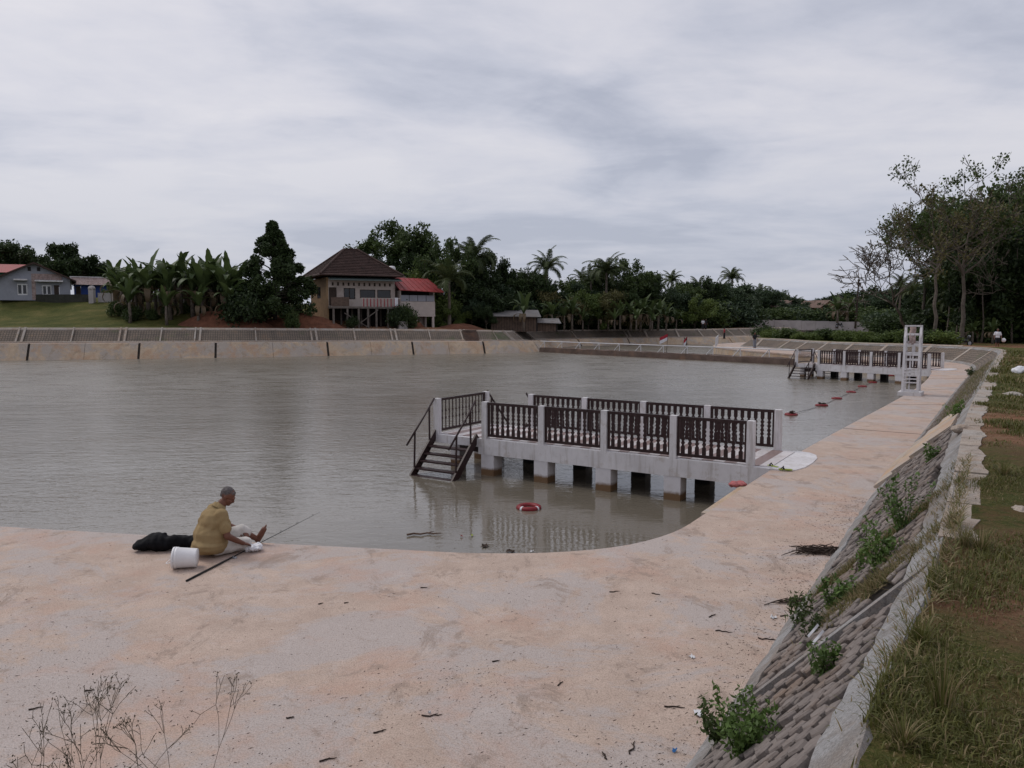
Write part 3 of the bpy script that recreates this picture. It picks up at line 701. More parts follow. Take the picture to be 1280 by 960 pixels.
def pond_dist(xy):
    """signed distance to the pond outline, positive on land"""
    a = poly; b = np.roll(poly, -1, 0); out = np.zeros(len(xy)); ins = np.zeros(len(xy), bool)
    for i in range(0, len(xy), 2000):
        q = xy[i:i + 2000]; ab = b - a; aq = q[:, None] - a[None]
        t = np.clip((aq * ab[None]).sum(2) / np.maximum((ab ** 2).sum(1), 1e-9)[None], 0, 1)
        out[i:i + 2000] = np.sqrt((((aq - t[..., None] * ab[None])) ** 2).sum(2)).min(1)
        c = ((a[None, :, 1] > q[:, None, 1]) != (b[None, :, 1] > q[:, None, 1])) & (q[:, None, 0] < (b - a)[None, :, 0] * (q[:, None, 1] - a[None, :, 1]) / np.where(np.abs(b - a)[None, :, 1] < 1e-9, 1e-9, (b - a)[None, :, 1]) + a[None, :, 0])
        ins[i:i + 2000] = c.sum(1) % 2 == 1
    return np.where(ins, -out, out)
def covermap(xy):
    """R unused, G turf cover, B litter cover"""
    g = np.full(len(xy), .62); x, y = xy[:, 0], xy[:, 1]
    def blob(cx, cy, rx, ry, val):
        nonlocal g
        k = np.exp(-(((x - cx) / rx) ** 2 + ((y - cy) / ry) ** 2)); g = g * (1 - k) + val * k
    blob(-52, 86, 17, 12, .95); blob(-26, 88, 9, 7, .0); blob(-14, 92, 9, 5, .05); blob(6, 100, 9, 3, .15); blob(60, 138, 30, 12, .05)
    blob(30, 112, 14, 5, .25); blob(42, 60, 9, 6, .05); blob(30, 118, 20, 6, .6); blob(42, 78, 8, 8, .3); blob(34, 76, 8, 8, .9)
    blob(3, 4, 4, 5, .57); blob(7.5, 11, 2.2, 3, .26); blob(3.2, 4.2, .8, 1.2, .3); blob(12, 19, 4, 6, .62); blob(20, 31, 6, 8, .46)
    return g
def setcover(me, xy):
    at = me.color_attributes.new('cover', 'FLOAT_COLOR', 'POINT'); g = covermap(xy)
    c = np.zeros((len(xy), 4), np.float32); c[:, 1] = g; c[:, 2] = np.where(np.hypot(xy[:, 0], xy[:, 1]) < 60, .9, .4); c[:, 3] = 1
    at.data.foreach_set('color', c.ravel())
def graded(lo, hi, fine0, fine1, h, grow):
    a = list(np.arange(fine0, fine1, h)); st = h; x = a[-1]
    while x < hi: st *= grow; x += st; a.append(x)
    st = h; x = a[0]; pre = []
    while x > lo: st *= grow; x -= st; pre.append(x)
    return np.array(pre[::-1] + a)
gx = graded(-3000, 3000, -75, 75, 1.0, 1.25); gy = graded(-400, 6000, -8, 150, 1.0, 1.22)
XX, YY = np.meshgrid(gx, gy); gxy = np.c_[XX.ravel(), YY.ravel()]
gd = np.full(len(gxy), 50.0); near = (np.abs(gxy[:, 0]) < 130) & (gxy[:, 1] < 200) & (gxy[:, 1] > -30)
gd[near] = pond_dist(gxy[near])
gz = hgt(gxy) + np.array([mnoise.noise(Vector((x * .18, y * .18, 0))) * .10 for x, y in gxy]) * np.clip(gd / 8, 0, 1)
gz -= np.interp(gd, [-1, 0, 3.5, 6.5], [3.5, .8, .22, 0.0])
gz = np.where(gd < -1.2, -3.0, gz)
nX, nY = len(gx), len(gy); idx = np.arange(nX * nY).reshape(nY, nX)
gf = np.stack([idx[:-1, :-1], idx[:-1, 1:], idx[1:, 1:], idx[1:, :-1]], -1).reshape(-1, 4)
me = npmesh('ground', np.c_[gxy, gz], gf, 'ground_soil', True); setcover(me, gxy)
ob('ground', me, None, kind='structure')
# finer verge that meets the coping exactly
def near_lift(s): return np.interp(s, [S0 - 9, S0 - 6, S0 + .4, S0 + 1.4], [0, .05, .05, .035])
def verge(name, edge, nrm, w, dz0, lift=None):
    offs = np.array([0, .25, .4, .6, .9, 1.4, 2.0, 2.8, 3.8, 5.0, w]); V = []; 
    for o_ in offs: V.append(np.c_[edge[:, :2] + nrm * o_, np.zeros(len(edge))])
    V = np.stack(V, 1); n, m = V.shape[:2]; flat = V.reshape(-1, 3); xy = flat[:, :2]
    z = hgt(xy) + np.array([mnoise.noise(Vector((x * 1.1, y * 1.1, 5))) * .05 + mnoise.noise(Vector((x * .35, y * .35, 9))) * .06 for x, y in xy]) * np.tile(np.clip(offs / 1.2, 0, 1), n)
    z += np.tile(np.interp(offs, [0, .3, w - 1.2, w], [dz0, .02, 0, -.3]), n)
    if lift is not None: z += np.repeat(lift, m) * np.tile(np.interp(offs, [0, .2, .4, 3], [.6, .7, 1, 0]), n)
    flat[:, 2] = z
    ii = np.arange(n * m).reshape(n, m); f = np.stack([ii[:-1, :-1], ii[1:, :-1], ii[1:, 1:], ii[:-1, 1:]], -1).reshape(-1, 4)
    me = npmesh(name, flat, f, 'ground_soil', True); setcover(me, xy); return ob(name, me, None, kind='structure')
vg = np.stack([np.interp(np.arange(BS[0], BS[-1], .3), BS, TC[:, k]) for k in range(3)], 1)
vn = np.stack([np.interp(np.arange(BS[0], BS[-1], .3), BS, BN[:, k]) for k in range(2)], 1)
ov = verge('verge_ground', vg, vn, 6.2, .0, near_lift(np.arange(BS[0], BS[-1], .3)))
if ov.data.polygons[0].normal.z < 0: ov.data.flip_normals()
ov = verge('far_verge_ground', UT, WN, 6.2, -.02)
if ov.data.polygons[0].normal.z < 0: ov.data.flip_normals()
# ================================================================== PIER
PA, PB = P(938, 582, .03), P(607, 548, .03)
PIER_L = (PB - PA).length; PIER_RZ = math.atan2(PB.y - PA.y, PB.x - PA.x)
def make_pier():
    t = thing('fishing_pier', (0, 0, 0))
    W = 2.25; Ln = PIER_L; n = 4; pit = Ln / n; LAND = 1.62
    # deck: x outward, y = 0 near side, -W far side
    mb = MB(); mb.box(-.42, Ln + .17, -W - .08, .08, -.40, -.008)
    ob('deck_slab', mb.mesh('deck_slab', 'white_paint'), t)
    mb = MB(); mb.box(Ln + .173, Ln + LAND, -W - .08, .08, -.22, -.008)
    ob('landing_slab', mb.mesh('landing_slab', 'white_paint'), t)
    # rounded ramp onto the walkway
    ol = [(-.42, .10), (-.70, .06), (-.87, -.12), (-.97, -.5), (-1.0, -W / 2), (-.97, -W + .5), (-.87, -W + .12), (-.70, -W - .06), (-.42, -W - .10)]
    vs = [(x, y, .004 if x > -.5 else (-.014 if x < -.85 else -.004)) for x, y in ol] + [(x * 1.05 if x < -.45 else x, y, -.16) for x, y in ol]; k = len(ol)
    mb = MB().add(vs, [tuple(range(k - 1, -1, -1))] + [(i, i + 1, i + 1 + k, i + k) for i in range(k - 1)])
    ob('ramp', mb.mesh('ramp', 'white_paint'), t)
    # tile courses across the deck
    tw = .245; x = -.40; c = 0; ms = [MB().box(0, tw - .006, -W + .085, -.085, -.006, .006).mesh('tile_course', m) for m in ('tile_white', 'tile_rose')]
    while x + tw < Ln + LAND - .02:
        ob('tile_course', ms[c % 2], t, (x, 0, 0)); x += tw; c += 1
    # posts and piers
    pm = MB().box(-.075, .075, -.075, .075, -.006, .935).mesh('post', 'white_paint')
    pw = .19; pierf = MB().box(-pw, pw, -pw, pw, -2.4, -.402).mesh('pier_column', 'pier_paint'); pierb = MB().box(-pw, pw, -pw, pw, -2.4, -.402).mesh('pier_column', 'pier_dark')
    for i in range(n + 1):
        ob('post', pm, t, (i * pit, 0, 0)); ob('post', pm, t, (i * pit, -W, 0))
        if i > 0:
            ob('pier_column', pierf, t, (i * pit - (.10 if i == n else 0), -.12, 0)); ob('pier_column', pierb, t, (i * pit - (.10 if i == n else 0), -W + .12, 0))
    xe = Ln + LAND - .08
    ob('post', pm, t, (xe, -.0, 0)); ob('post', pm, t, (xe, -W, 0))
    small = MB().box(-.15, .15, -.15, .15, -2.4, -.222).mesh('pier_column', 'pier_paint')
    ob('pier_column', small, t, (xe - .12, -.75, 0)); ob('pier_column', small, t, (xe - .12, -W + .4, 0))
    mb = MB().box(Ln + .2, xe - .27, -1.0, -.6, -.5, -.222); ob('cross_beam', mb.mesh('cross_beam', 'brown_paint'), t)
    # railing panels: frame > sawn balusters
    def baluster(h, fancy):
        mb = MB()
        if fancy:
            prof = [(0, .042), (.20, .042), (.25, .020), (.31, .044), (.37, .022), (.43, .046), (.50, .020), (.57, .046), (.63, .022), (.69, .044), (.75, .020), (.80, .042), (1, .042)]
            k = len(prof); th = .014
            vs = [(w, -th, z * h) for z, w in prof] + [(-w, -th, z * h) for z, w in prof] + [(w, th, z * h) for z, w in prof] + [(-w, th, z * h) for z, w in prof]; fs = []
            for i in range(k - 1): fs += [(i, i + 1, k + i + 1, k + i), (2 * k + i, 3 * k + i, 3 * k + i + 1, 2 * k + i + 1), (i, 2 * k + i, 2 * k + i + 1, i + 1), (k + i, k + i + 1, 3 * k + i + 1, 3 * k + i)]
            mb.add(vs, fs)
        else:
            mb.box(-.011, .011, -.011, .011, 0, h); mb.box(-.019, .019, -.017, .017, h * .34, h * .40); mb.box(-.019, .019, -.017, .017, h * .60, h * .66)
        return mb.mesh('baluster', 'brown_paint')
    balf, balp = baluster(.74, True), baluster(.74, False)
    def panel(ln, fancy, nb):
        mb = MB(); mb.box(0, ln, -.03, .03, .86, .925); mb.box(0, ln, -.025, .025, .055, .118)
        for x in (.0, ln - .05): mb.box(x, x + .05, -.024, .024, .119, .859)
        return mb.mesh('railing_panel', 'brown_paint')
    pmesh = panel(pit - .156, True, 9)
    for i in range(n):
        for y in (0, -W):
            p = ob('railing_panel', pmesh, t, (i * pit + .078, y, 0))
            for k in range(9): ob('baluster', balf, p, (.05 + (pit - .256) * (k + .5) / 9, 0, .119))
    emesh = panel(W - .156, False, 12)
    p = ob('railing_panel', emesh, t, (xe, -W + .078, 0), (0, 0, R(90)))
    for k in range(13): ob('baluster', balp, p, (.05 + (W - .256) * (k + .5) / 13, 0, .119))
    # stairs from the landing, both sides
    def stair(sign, y0):
        x0, x1 = Ln + .24, Ln + LAND - .06
        st = ob('stair', None, t, (0, 0, 0))
        run, rise, ns = .175, .165, 6
        def pt(x, k, dz=0): return Vector((x, y0 + sign * (.06 + run * k), -.12 - rise * k + dz))
        for x in (x0, x1):
            mb = MB().bar(pt(x, -.7, .05), pt(x, ns, -.02), .05, .20, (0, 0, 1)); ob('stringer', mb.mesh('stringer', 'brown_paint'), st)
            mb = MB().tube([pt(x, -.2, 1.03), pt(x, 2.5, 1.0), pt(x, 6.2, 1.0)], .025, 8); ob('handrail', mb.mesh('handrail', 'brown_paint', True), st)
            mb = MB().bar(pt(x, 1.0, 0), pt(x, 1.0, 1.0), .035, .035); ob('rail_post', mb.mesh('rail_post', 'brown_paint'), st)
            mb = MB().bar(pt(x, 4.6, 0), pt(x, 4.35, 1.0), .035, .035); ob('rail_post', mb.mesh('rail_post', 'brown_paint'), st)
        tm = MB().box(x0 + .026, x1 - .026, -.11, .11, -.018, .018).mesh('tread', 'brown_paint')
        for k in range(1, ns): ob('tread', tm, st, pt((0), k, .0))
    stair(1, .08); stair(-1, -W - .08)
    return t
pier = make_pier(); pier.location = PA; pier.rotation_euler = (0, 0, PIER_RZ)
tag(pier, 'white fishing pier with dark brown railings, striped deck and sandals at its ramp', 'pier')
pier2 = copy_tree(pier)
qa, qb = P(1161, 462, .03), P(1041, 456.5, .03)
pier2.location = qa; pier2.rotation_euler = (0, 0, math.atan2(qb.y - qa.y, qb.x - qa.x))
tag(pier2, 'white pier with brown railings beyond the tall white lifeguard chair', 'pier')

# ================================================================== LIFEGUARD CHAIR
def lifeguard():
    b = P(1137, 494.5); t = thing('lifeguard_chair', (b.x, b.y, 0), R(-33), label='tall white lifeguard chair with ladder steps standing on the walkway edge', cat='chair')
    Hh = 2.72; wx = .27
    ob('base', MB().box(-.42, .42, -.16, .95, -.004, .14).mesh('base', 'white_paint'), t)
    for sx in (-1, 1):
        mb = MB(); mb.bar((sx * wx, 0, .141), (sx * wx, .22, 2.30), .085, .085, (0, 1, 0)); mb.bar((sx * wx, .22, 2.29), (sx * wx, .38, Hh - .02), .085, .07, (0, 1, 0))
        ob('leg', mb.mesh('leg', 'white_paint'), t)
        mb = MB(); mb.bar((sx * wx, .82, .141), (sx * wx, .70, 2.30), .085, .085, (0, 1, 0)); mb.bar((sx * wx, .70, 2.29), (sx * wx, .55, Hh - .02), .085, .07, (0, 1, 0))
        ob('leg', mb.mesh('leg', 'white_paint'), t)
        mb = MB(); mb.bar((sx * wx, .36, Hh), (sx * wx, .57, Hh), .085, .085); ob('arch', mb.mesh('arch', 'white_paint'), t)
        for z in (.55, .95, 1.35, 1.75, 2.12):
            ob('side_rail', MB().bar((sx * wx, .02 + z * .1 + .045, z), (sx * wx, .83 - z * .055 - .045, z), .05, .07).mesh('side_rail', 'white_paint'), t)
    w = 2 * wx - .086
    for z in (.52, .66, .79, .92, 1.05): ob('tread', MB().box(-w / 2, w / 2, z * .1 - .05, z * .1 + .06, z - .03, z + .02).mesh('tread', 'white_paint'), t)
    for z in (.20, 1.42, 1.62, 2.02, 2.42): ob('cross_bar', MB().bar((-w / 2, z * .104, z), (w / 2, z * .104, z), .06, .085).mesh('cross_bar', 'white_paint'), t)
    for z in (1.0, 1.62, 2.1): ob('cross_bar', MB().bar((-w / 2, .83 - z * .057, z), (w / 2, .83 - z * .057, z), .06, .085).mesh('cross_bar', 'white_paint'), t)
    ob('top_bar', MB().bar((-wx - .04, .37, Hh + .03), (wx + .04, .37, Hh + .03), .07, .06).mesh('top_bar', 'white_paint'), t)
    ob('top_bar', MB().bar((-wx - .04, .57, Hh + .03), (wx + .04, .57, Hh + .03), .07, .06).mesh('top_bar', 'white_paint'), t)
    mb = MB().box(-w / 2 + .003, w / 2 - .003, .24, .66, 1.655, 1.70); ob('seat', mb.mesh('seat', 'white_paint'), t)
    ob('backrest', MB().box(-.06, .06, .70, .73, 1.70, 2.40).mesh('backrest', 'white_paint'), t)
    ob('brace', MB().bar((-.05, .12, .2), (-.05, .18, 1.60), .05, .04).mesh('brace', 'white_paint'), t)
    # a faded cloth tied to the top bar, wound round a pole
    vs = []; rd = random.Random(4)
    for k in range(9):
        z = Hh - .02 - k * .085
        for j in range(5): vs.append((-.13 + j * .055 + .02 * math.sin(k * 1.3), .30 - .014 * k + .03 * math.sin(j * 2.1 + k * .7), z))
    fs = [(k * 5 + j, k * 5 + j + 1, k * 5 + j + 6, k * 5 + j + 5) for k in range(8) for j in range(4)]
    o = ob('hanging_cloth', MB().add(vs, fs).mesh('hanging_cloth', 'stone_tile', True), None, (b.x, b.y, 0), (0, 0, R(-33)), label='faded red cloth tied to the top of the lifeguard chair', cat='cloth')
    o.modifiers.new('thick', 'SOLIDIFY').thickness = .012
lifeguard()

# ================================================================== LIFEBUOYS
def torus(R0, r, n=28, m=10):
    mb = MB(); vs = []; 
    for i in range(n):
        a = 2 * math.pi * i / n
        for j in range(m):
            b = 2 * math.pi * j / m; rr = R0 + r * math.cos(b); vs.append((rr * math.cos(a), rr * math.sin(a), r * .9 * math.sin(b)))
    return mb.add(vs, [(i * m + j, ((i + 1) % n) * m + j, ((i + 1) % n) * m + (j + 1) % m, i * m + (j + 1) % m) for i in range(n) for j in range(m)])
buoy_me = torus(.205, .062).mesh('ring', 'lifebuoy_red', True)
def band(a0):
    mb = MB(); vs = []
    for i in range(3):
        a = a0 + (i - 1) * .09
        for j in range(10):
            b = 2 * math.pi * j / 10; rr = .205 + .0645 * math.cos(b); vs.append((rr * math.cos(a), rr * math.sin(a), .0585 * math.sin(b)))
    return mb.add(vs, [(i * 10 + j, (i + 1) * 10 + j, (i + 1) * 10 + (j + 1) % 10, i * 10 + (j + 1) % 10) for i in range(2) for j in range(10)]).mesh('band', 'cloth_white', True)
bands = [band(k * math.pi / 2 + .5) for k in range(4)]
bl = [(661, 634, 1.0, 'red lifebuoy with white bands afloat in front of the pier columns', None),
      (1027, 506.5, 1.05, 'red lifebuoy with a dark bird-like clump on it, on the float line', None),
      (989, 518, 1.0, 'low red lifebuoy with dark debris clinging to it, afloat by the pier ramp post', None)]
LINE = 'red float strung on the line between the piers'
for x, y in ((1046, 498), (1064, 490), (1078, 483), (1091, 478), (1113, 469.5)): bl.append((x, y, .95, LINE, 'floats strung between the piers'))
for k, (x, y, s, lab, grp) in enumerate(bl):
    p = P(x, y, WZ + .02); t = thing('lifebuoy', (p.x, p.y, WZ + .015), random.uniform(0, 6), label=lab, cat='lifebuoy', group=grp)
    t.scale = (s, s, s); t.rotation_euler.x = random.uniform(-.04, .04)
    ob('ring', buoy_me, t)
    if k == 0:
        for b_ in bands[:2]: ob('band', b_, t)
    if k in (1, 2):
        mb = MB(); rd = random.Random(k)
        for j in range(14): mb.bar((rd.uniform(-.12, .12), rd.uniform(-.1, .1), .04), (rd.uniform(-.2, .2), rd.uniform(-.15, .15), rd.uniform(.05, .16)), .03, .03)
        ob('debris', mb.mesh('debris', 'dead_root'), t)
mb = MB(); pts = [P(x, y, WZ + .03) for x, y in ((989, 518), (1027, 506.5), (1046, 498), (1064, 490), (1078, 483), (1091, 478), (1113, 469.5))]
pp, _ = chain([tuple(p) for p in pts], .5); mb.tube([(a[0], a[1], a[2] + .01 * math.sin(i * .9)) for i, a in enumerate(pp)], .009, 5)
ob('float_line', mb.mesh('float_line', 'rod_black'), None, label='thin dark rope joining the red floats on the water', cat='rope')

# ================================================================== WEIR, RAILINGS, FLAGS
def weir():
    a, b = Vector((3.6, 89.5, 0)), Vector((25.9, 62.5, 0)); d = (b - a); ln = d.length; d.normalize(); rz = math.atan2(d.y, d.x)
    t = thing('weir', (a.x, a.y, WZ), rz, label='low mud-stained concrete weir crossing the pond', cat='weir')
    n = 40; vs = []; rd = random.Random(3)
    for i in range(n + 1):
        x = ln * i / n; w = .06 * rd.random()
        vs += [(x, -.75 - w, -1.6), (x, -.5 - w, .52 + rd.uniform(-.05, .05)), (x, .5, .55 + rd.uniform(-.03, .03)), (x, .7, -1.6)]
    fs = [(4 * i + j, 4 * i + 4 + j, 4 * i + 5 + j, 4 * i + 1 + j) for i in range(n) for j in range(3)]
    fs += [(0, 1, 2, 3), (4 * n + 3, 4 * n + 2, 4 * n + 1, 4 * n)]
    ob('weir_wall', MB().add(vs, fs).mesh('weir_wall', 'weir_mud'), t)
    r = thing('pipe_railing', (a.x, a.y, WZ + .5), rz, label='white pipe railing with slanted braces along the weir', cat='railing')
    m = 12; pm = MB().tube([(0, 0, -.05), (0, 0, .72)], .035, 6).mesh('post', 'pipe_white'); bm_ = MB().tube([(-.1, -.1, -.05), (.62, 0, .70)], .04, 6).mesh('brace', 'pipe_white')
    for i in range(m + 1): ob('post', pm, r, (ln * i / m + .3, 0, 0)); ob('brace', bm_, r, (ln * i / m - .35, 0, 0))
    ob('top_rail', MB().tube([(-.4, 0, .74), (ln + 2.2, 0, .74)], .045, 8).mesh('top_rail', 'pipe_white'), r)
    # flags on the railing
    for k, (px, lab) in enumerate(((833, 'larger red and white flag blowing out on the weir railing'), (857, 'small limp red and white flag on the weir railing'))):
        u = (px - 640) / F; tt = (a.x - u * a.y) / (u * d.y - d.x); q = a + d * tt
        f = thing('flag', (q.x, q.y, WZ + .5), 0, label=lab, cat='flag')
        hp = 1.9 - .25 * k
        ob('pole', MB().tube([(0, 0, -.02), (.12, 0, hp)], .022, 6).mesh('pole', 'dark_wood'), f)
        for part, mt, z0, z1 in (('red_half', 'cloth_red', .5, 1.0), ('white_half', 'cloth_white', .0, .5)):
            vs = []; w = (.85, .5)[k]; hh = (.65, .6)[k]
            for i in range(9):
                for z in (z0, z1):
                    x = w * i / 8; vs.append((.1 - (.9 if k == 0 else .6) * x, .06 * math.sin(i * 1.2) + .1 * x, hp - hh + z * hh - x * (.45, .75)[k]))
            o = ob(part, MB().add(vs, [(2 * i, 2 * i + 2, 2 * i + 3, 2 * i + 1) for i in range(8)]).mesh(part, mt, True), f)
weir()
def rail2():
    p0, p1 = Vector((20.6, 79.5, -.004)), Vector((24.2, 92, -.004)); d = p1 - p0; ln = d.length
    r = thing('pipe_railing', (p0.x, p0.y, 0), math.atan2(d.y, d.x), label='short white pipe railing on the far corner of the walkway', cat='railing')
    for i in range(6): ob('post', MB().tube([(ln * i / 5, -.45, -.01), (ln * i / 5, -.45, .95)], .04, 6).mesh('post', 'pipe_white'), r)
    ob('top_rail', MB().tube([(-.1, -.45, .97), (ln + .1, -.45, .97)], .045, 8).mesh('top_rail', 'pipe_white'), r)

rail2()

# ================================================================== PEOPLE
def bake(name, mb, mat, voxel, smooth=6, fac=.5):
    me = mb.mesh(name, None); o = bpy.data.objects.new(name, me); COL.objects.link(o)
    r = o.modifiers.new('r', 'REMESH'); r.mode = 'VOXEL'; r.voxel_size = voxel; r.use_smooth_shade = True
    s = o.modifiers.new('s', 'SMOOTH'); s.iterations = smooth; s.factor = fac
    dg = bpy.context.evaluated_depsgraph_get(); ev = o.evaluated_get(dg)
    out = bpy.data.meshes.new_from_object(ev); out.name = name; bpy.data.objects.remove(o); bpy.data.meshes.remove(me)
    out.materials.clear(); out.materials.append(M[mat]); out.polygons.foreach_set('use_smooth', [True] * len(out.polygons))
    return out
def cap(mb, p0, p1, r0, r1, n=14):
    p0, p1 = Vector(p0), Vector(p1); d = (p1 - p0).normalized()
    k = [(-.95, .25), (-.7, .7), (-.3, .95)]
    pts = [p0 + d * (r0 * a) for a, b in k] + [p0, p1] + [p1 + d * (r1 * -a) for a, b in reversed(k)]
    mb.tube(pts, [r0 * b for a, b in k] + [r0, r1] + [r1 * b for a, b in reversed(k)], n); return mb
def angler():
    b = P(263, 694)
    t = thing('person', (b.x, b.y, .012), R(-50), label='grey-haired person in mustard shirt and white shorts sitting at the water edge', cat='person')
    rx = lambda a: Matrix.Rotation(a, 3, 'X')
    # ---- body: facing +y, x to the right
    mb = MB()
    mb.ell((0, .02, .15), (.19, .15, .14)); mb.ell((0, .05, .33), (.17, .125, .20)); mb.ell((0, .09, .50), (.185, .11, .13))
    hc = Vector((.045, .235, .745)); hm = Matrix.Rotation(R(-34), 3, 'Z') @ Matrix.Rotation(R(-34), 3, 'X')
    cap(mb, (0, .10, .56), (.02, .185, .67), .066, .058)
    def hd(c, r, extra=None): mb.ell(hc + hm @ Vector(c), r, 14, hm if extra is None else hm @ extra)
    hd((0, -.012, .025), (.075, .094, .088)); hd((0, .022, -.045), (.058, .068, .070)); hd((0, .062, -.088), (.030, .028, .026))
    hd((0, .095, -.030), (.014, .020, .022)); hd((0, .088, -.004), (.010, .012, .028)); hd((0, .082, .018), (.044, .014, .010))
    hd((0, .086, -.064), (.026, .010, .008))
    for sx in (-1, 1): hd((sx * .076, -.010, -.012), (.010, .022, .034)); hd((sx * .038, .070, -.028), (.020, .014, .016)); hd((sx * .029, .081, .002), (.011, .006, .007))
    # right arm
    sh, el, wr = Vector((.20, .10, .54)), Vector((.275, .13, .275)), Vector((.235, .345, .135))
    cap(mb, sh, el, .055, .044); cap(mb, el, wr, .046, .028)
    def hand(w, d, side, curl):
        d = d.normalized(); up = Vector((0, 0, 1)); sd = d.cross(up).normalized() * side; dn = sd.cross(d) * side
        if dn.z > 0: dn = -dn
        pc = w + d * .05; m = Matrix((sd, d, -dn)).transposed()
        mb.ell(pc, (.040, .052, .018), 12, m)
        for k, (ox, ln) in enumerate(((-.030, .058), (-.010, .070), (.011, .066), (.031, .052))):
            a = w + d * .088 + sd * ox; b1 = a + d * (ln * .5) + dn * (ln * .30 * curl); c1 = b1 + d * (ln * .18) + dn * (ln * .62 * curl)
            cap(mb, a, b1, .0092, .0088, 8); cap(mb, b1, c1, .0088, .0075, 8)
        a = w + d * .028 - sd * .036; b1 = a + d * .030 - sd * .022 + dn * .018; c1 = b1 + d * .030 + dn * .020 + sd * .012
        cap(mb, a, b1, .012, .010, 8); cap(mb, b1, c1, .010, .0085, 8)
    hand(wr, Vector((-.03, .10, -.045)), 1, 1.0)
    # left arm, mostly hidden in front of the chest
    sh2, el2, wr2 = Vector((-.20, .11, .54)), Vector((-.25, .27, .31)), Vector((-.06, .44, .22))
    cap(mb, sh2, el2, .055, .044); cap(mb, el2, wr2, .046, .028); hand(wr2, Vector((.12, .05, -.06)), -1, 1.0)
    # legs: right one folded, left one stretched to the edge with the toes up
    cap(mb, (.10, .05, .105), (.12, .43, .085), .085, .060); cap(mb, (.12, .43, .08), (-.14, .30, .06), .054, .040)
    cap(mb, (-.14, .30, .055), (-.26, .33, .045), .036, .030)
    kn, an = Vector((-.08, .41, .235)), Vector((-.085, .64, .075))
    cap(mb, (-.10, .05, .105), kn, .085, .062); cap(mb, kn, an, .056, .036)
    heel = Vector((-.085, .665, .045)); toe = Vector((-.015, .73, .20)); fd = (toe - heel).normalized()
    cap(mb, heel, heel + fd * .10, .040, .040); cap(mb, heel + fd * .08, toe, .042, .036)
    sd = fd.cross(Vector((.7, .7, 0))).normalized()
    for k in range(5):
        a = toe + sd * (.034 - .017 * k) + fd * .01; cap(mb, a, a + fd * (.045 - .006 * k) + Vector((-.008, -.008, 0)), .0125 - .001 * k, .0105 - .001 * k, 8)
    ob('body', bake('body', mb, 'skin', .0058, 4), t)
    # ---- shirt with collar and short sleeves
    mb = MB()
    mb.ell((0, .0, .135), (.275, .24, .13)); mb.ell((0, .02, .26), (.258, .215, .21)); mb.ell((0, .045, .42), (.235, .178, .19)); mb.ell((0, .095, .54), (.205, .118, .092)); cap(mb, (0, .10, .58), (.01, .135, .61), .085, .075)
    for sx, s_, e_ in ((1, sh, el), (-1, sh2, el2)): cap(mb, s_ + Vector((-sx * .03, 0, .0)), s_ + (e_ - s_) * .62, .086, .078)
    me = bake('shirt', mb, 'shirt_cloth', .009, 8); 
    for v in me.vertices:      # folds pulled round the waist and from the armpit
        p = v.co; k = math.sin(p.z * 34 + p.x * 9 + 3 * mnoise.noise(p * 6)) * .010 * max(0, 1 - abs(p.z - .17) / .17) + mnoise.noise(p * 9) * .010 + math.sin((p.x * .8 - p.z * .6) * 55 + 4 * mnoise.noise(p * 5)) * .006 * max(0, 1 - abs(p.z - .44) / .14)
        v.co += v.normal * k
        if v.co.z < .012: v.co.z = .012
    o = ob('shirt', me, t)
    mb = MB(); nc = Vector((.006, .125, .605)); nm = Matrix.Rotation(R(-34), 3, 'X')
    for k in range(20):
        a0, a1 = [2 * math.pi * (k + j) / 20 for j in (0, 1)]
        q = [nc + nm @ Vector((math.cos(a) * r, math.sin(a) * r * .95, z)) for a in (a0, a1) for r, z in ((.080, .045), (.105, -.012), (.072, .040), (.085, -.02))]
        mb.add(q, [(0, 4, 5, 1), (2, 3, 7, 6), (0, 2, 6, 4)])
    ob('collar', mb.mesh('collar', 'shirt_cloth', True), o)
    # ---- shorts
    mb = MB(); mb.ell((0, .03, .105), (.215, .175, .10)); cap(mb, (.10, .05, .105), (.12, .42, .10), .105, .086)
    cap(mb, (-.10, .05, .11), (-.08, .43, .22), .105, .088); cap(mb, (-.08, .43, .215), (-.075, .50, .185), .086, .080)
    me = bake('shorts', mb, 'shorts_cloth', .011, 5)
    for v in me.vertices:
        v.co += v.normal * (mnoise.noise(v.co * 14) * .012)
        if v.co.z < .010: v.co.z = .010
    ob('shorts', me, t)
    # ---- hair: cap over the skull, thin above the ear
    mb = MB(); q = lambda c, r: mb.ell(hc + hm @ Vector(c), r, 16, hm)
    q((0, -.022, .036), (.0775, .090, .082)); q((0, -.066, -.004), (.058, .032, .046)); q((0, .034, .066), (.050, .038, .032))
    me = bake('hair', mb, 'hair_grey', .007, 3)
    for v in me.vertices: v.co += v.normal * (mnoise.noise(v.co * 90) * .008 + mnoise.noise(v.co * 25) * .004)
    ob('hair', me, t)
    return t
ANG = angler()
def am(p): return ANG.matrix_basis @ Vector(p)
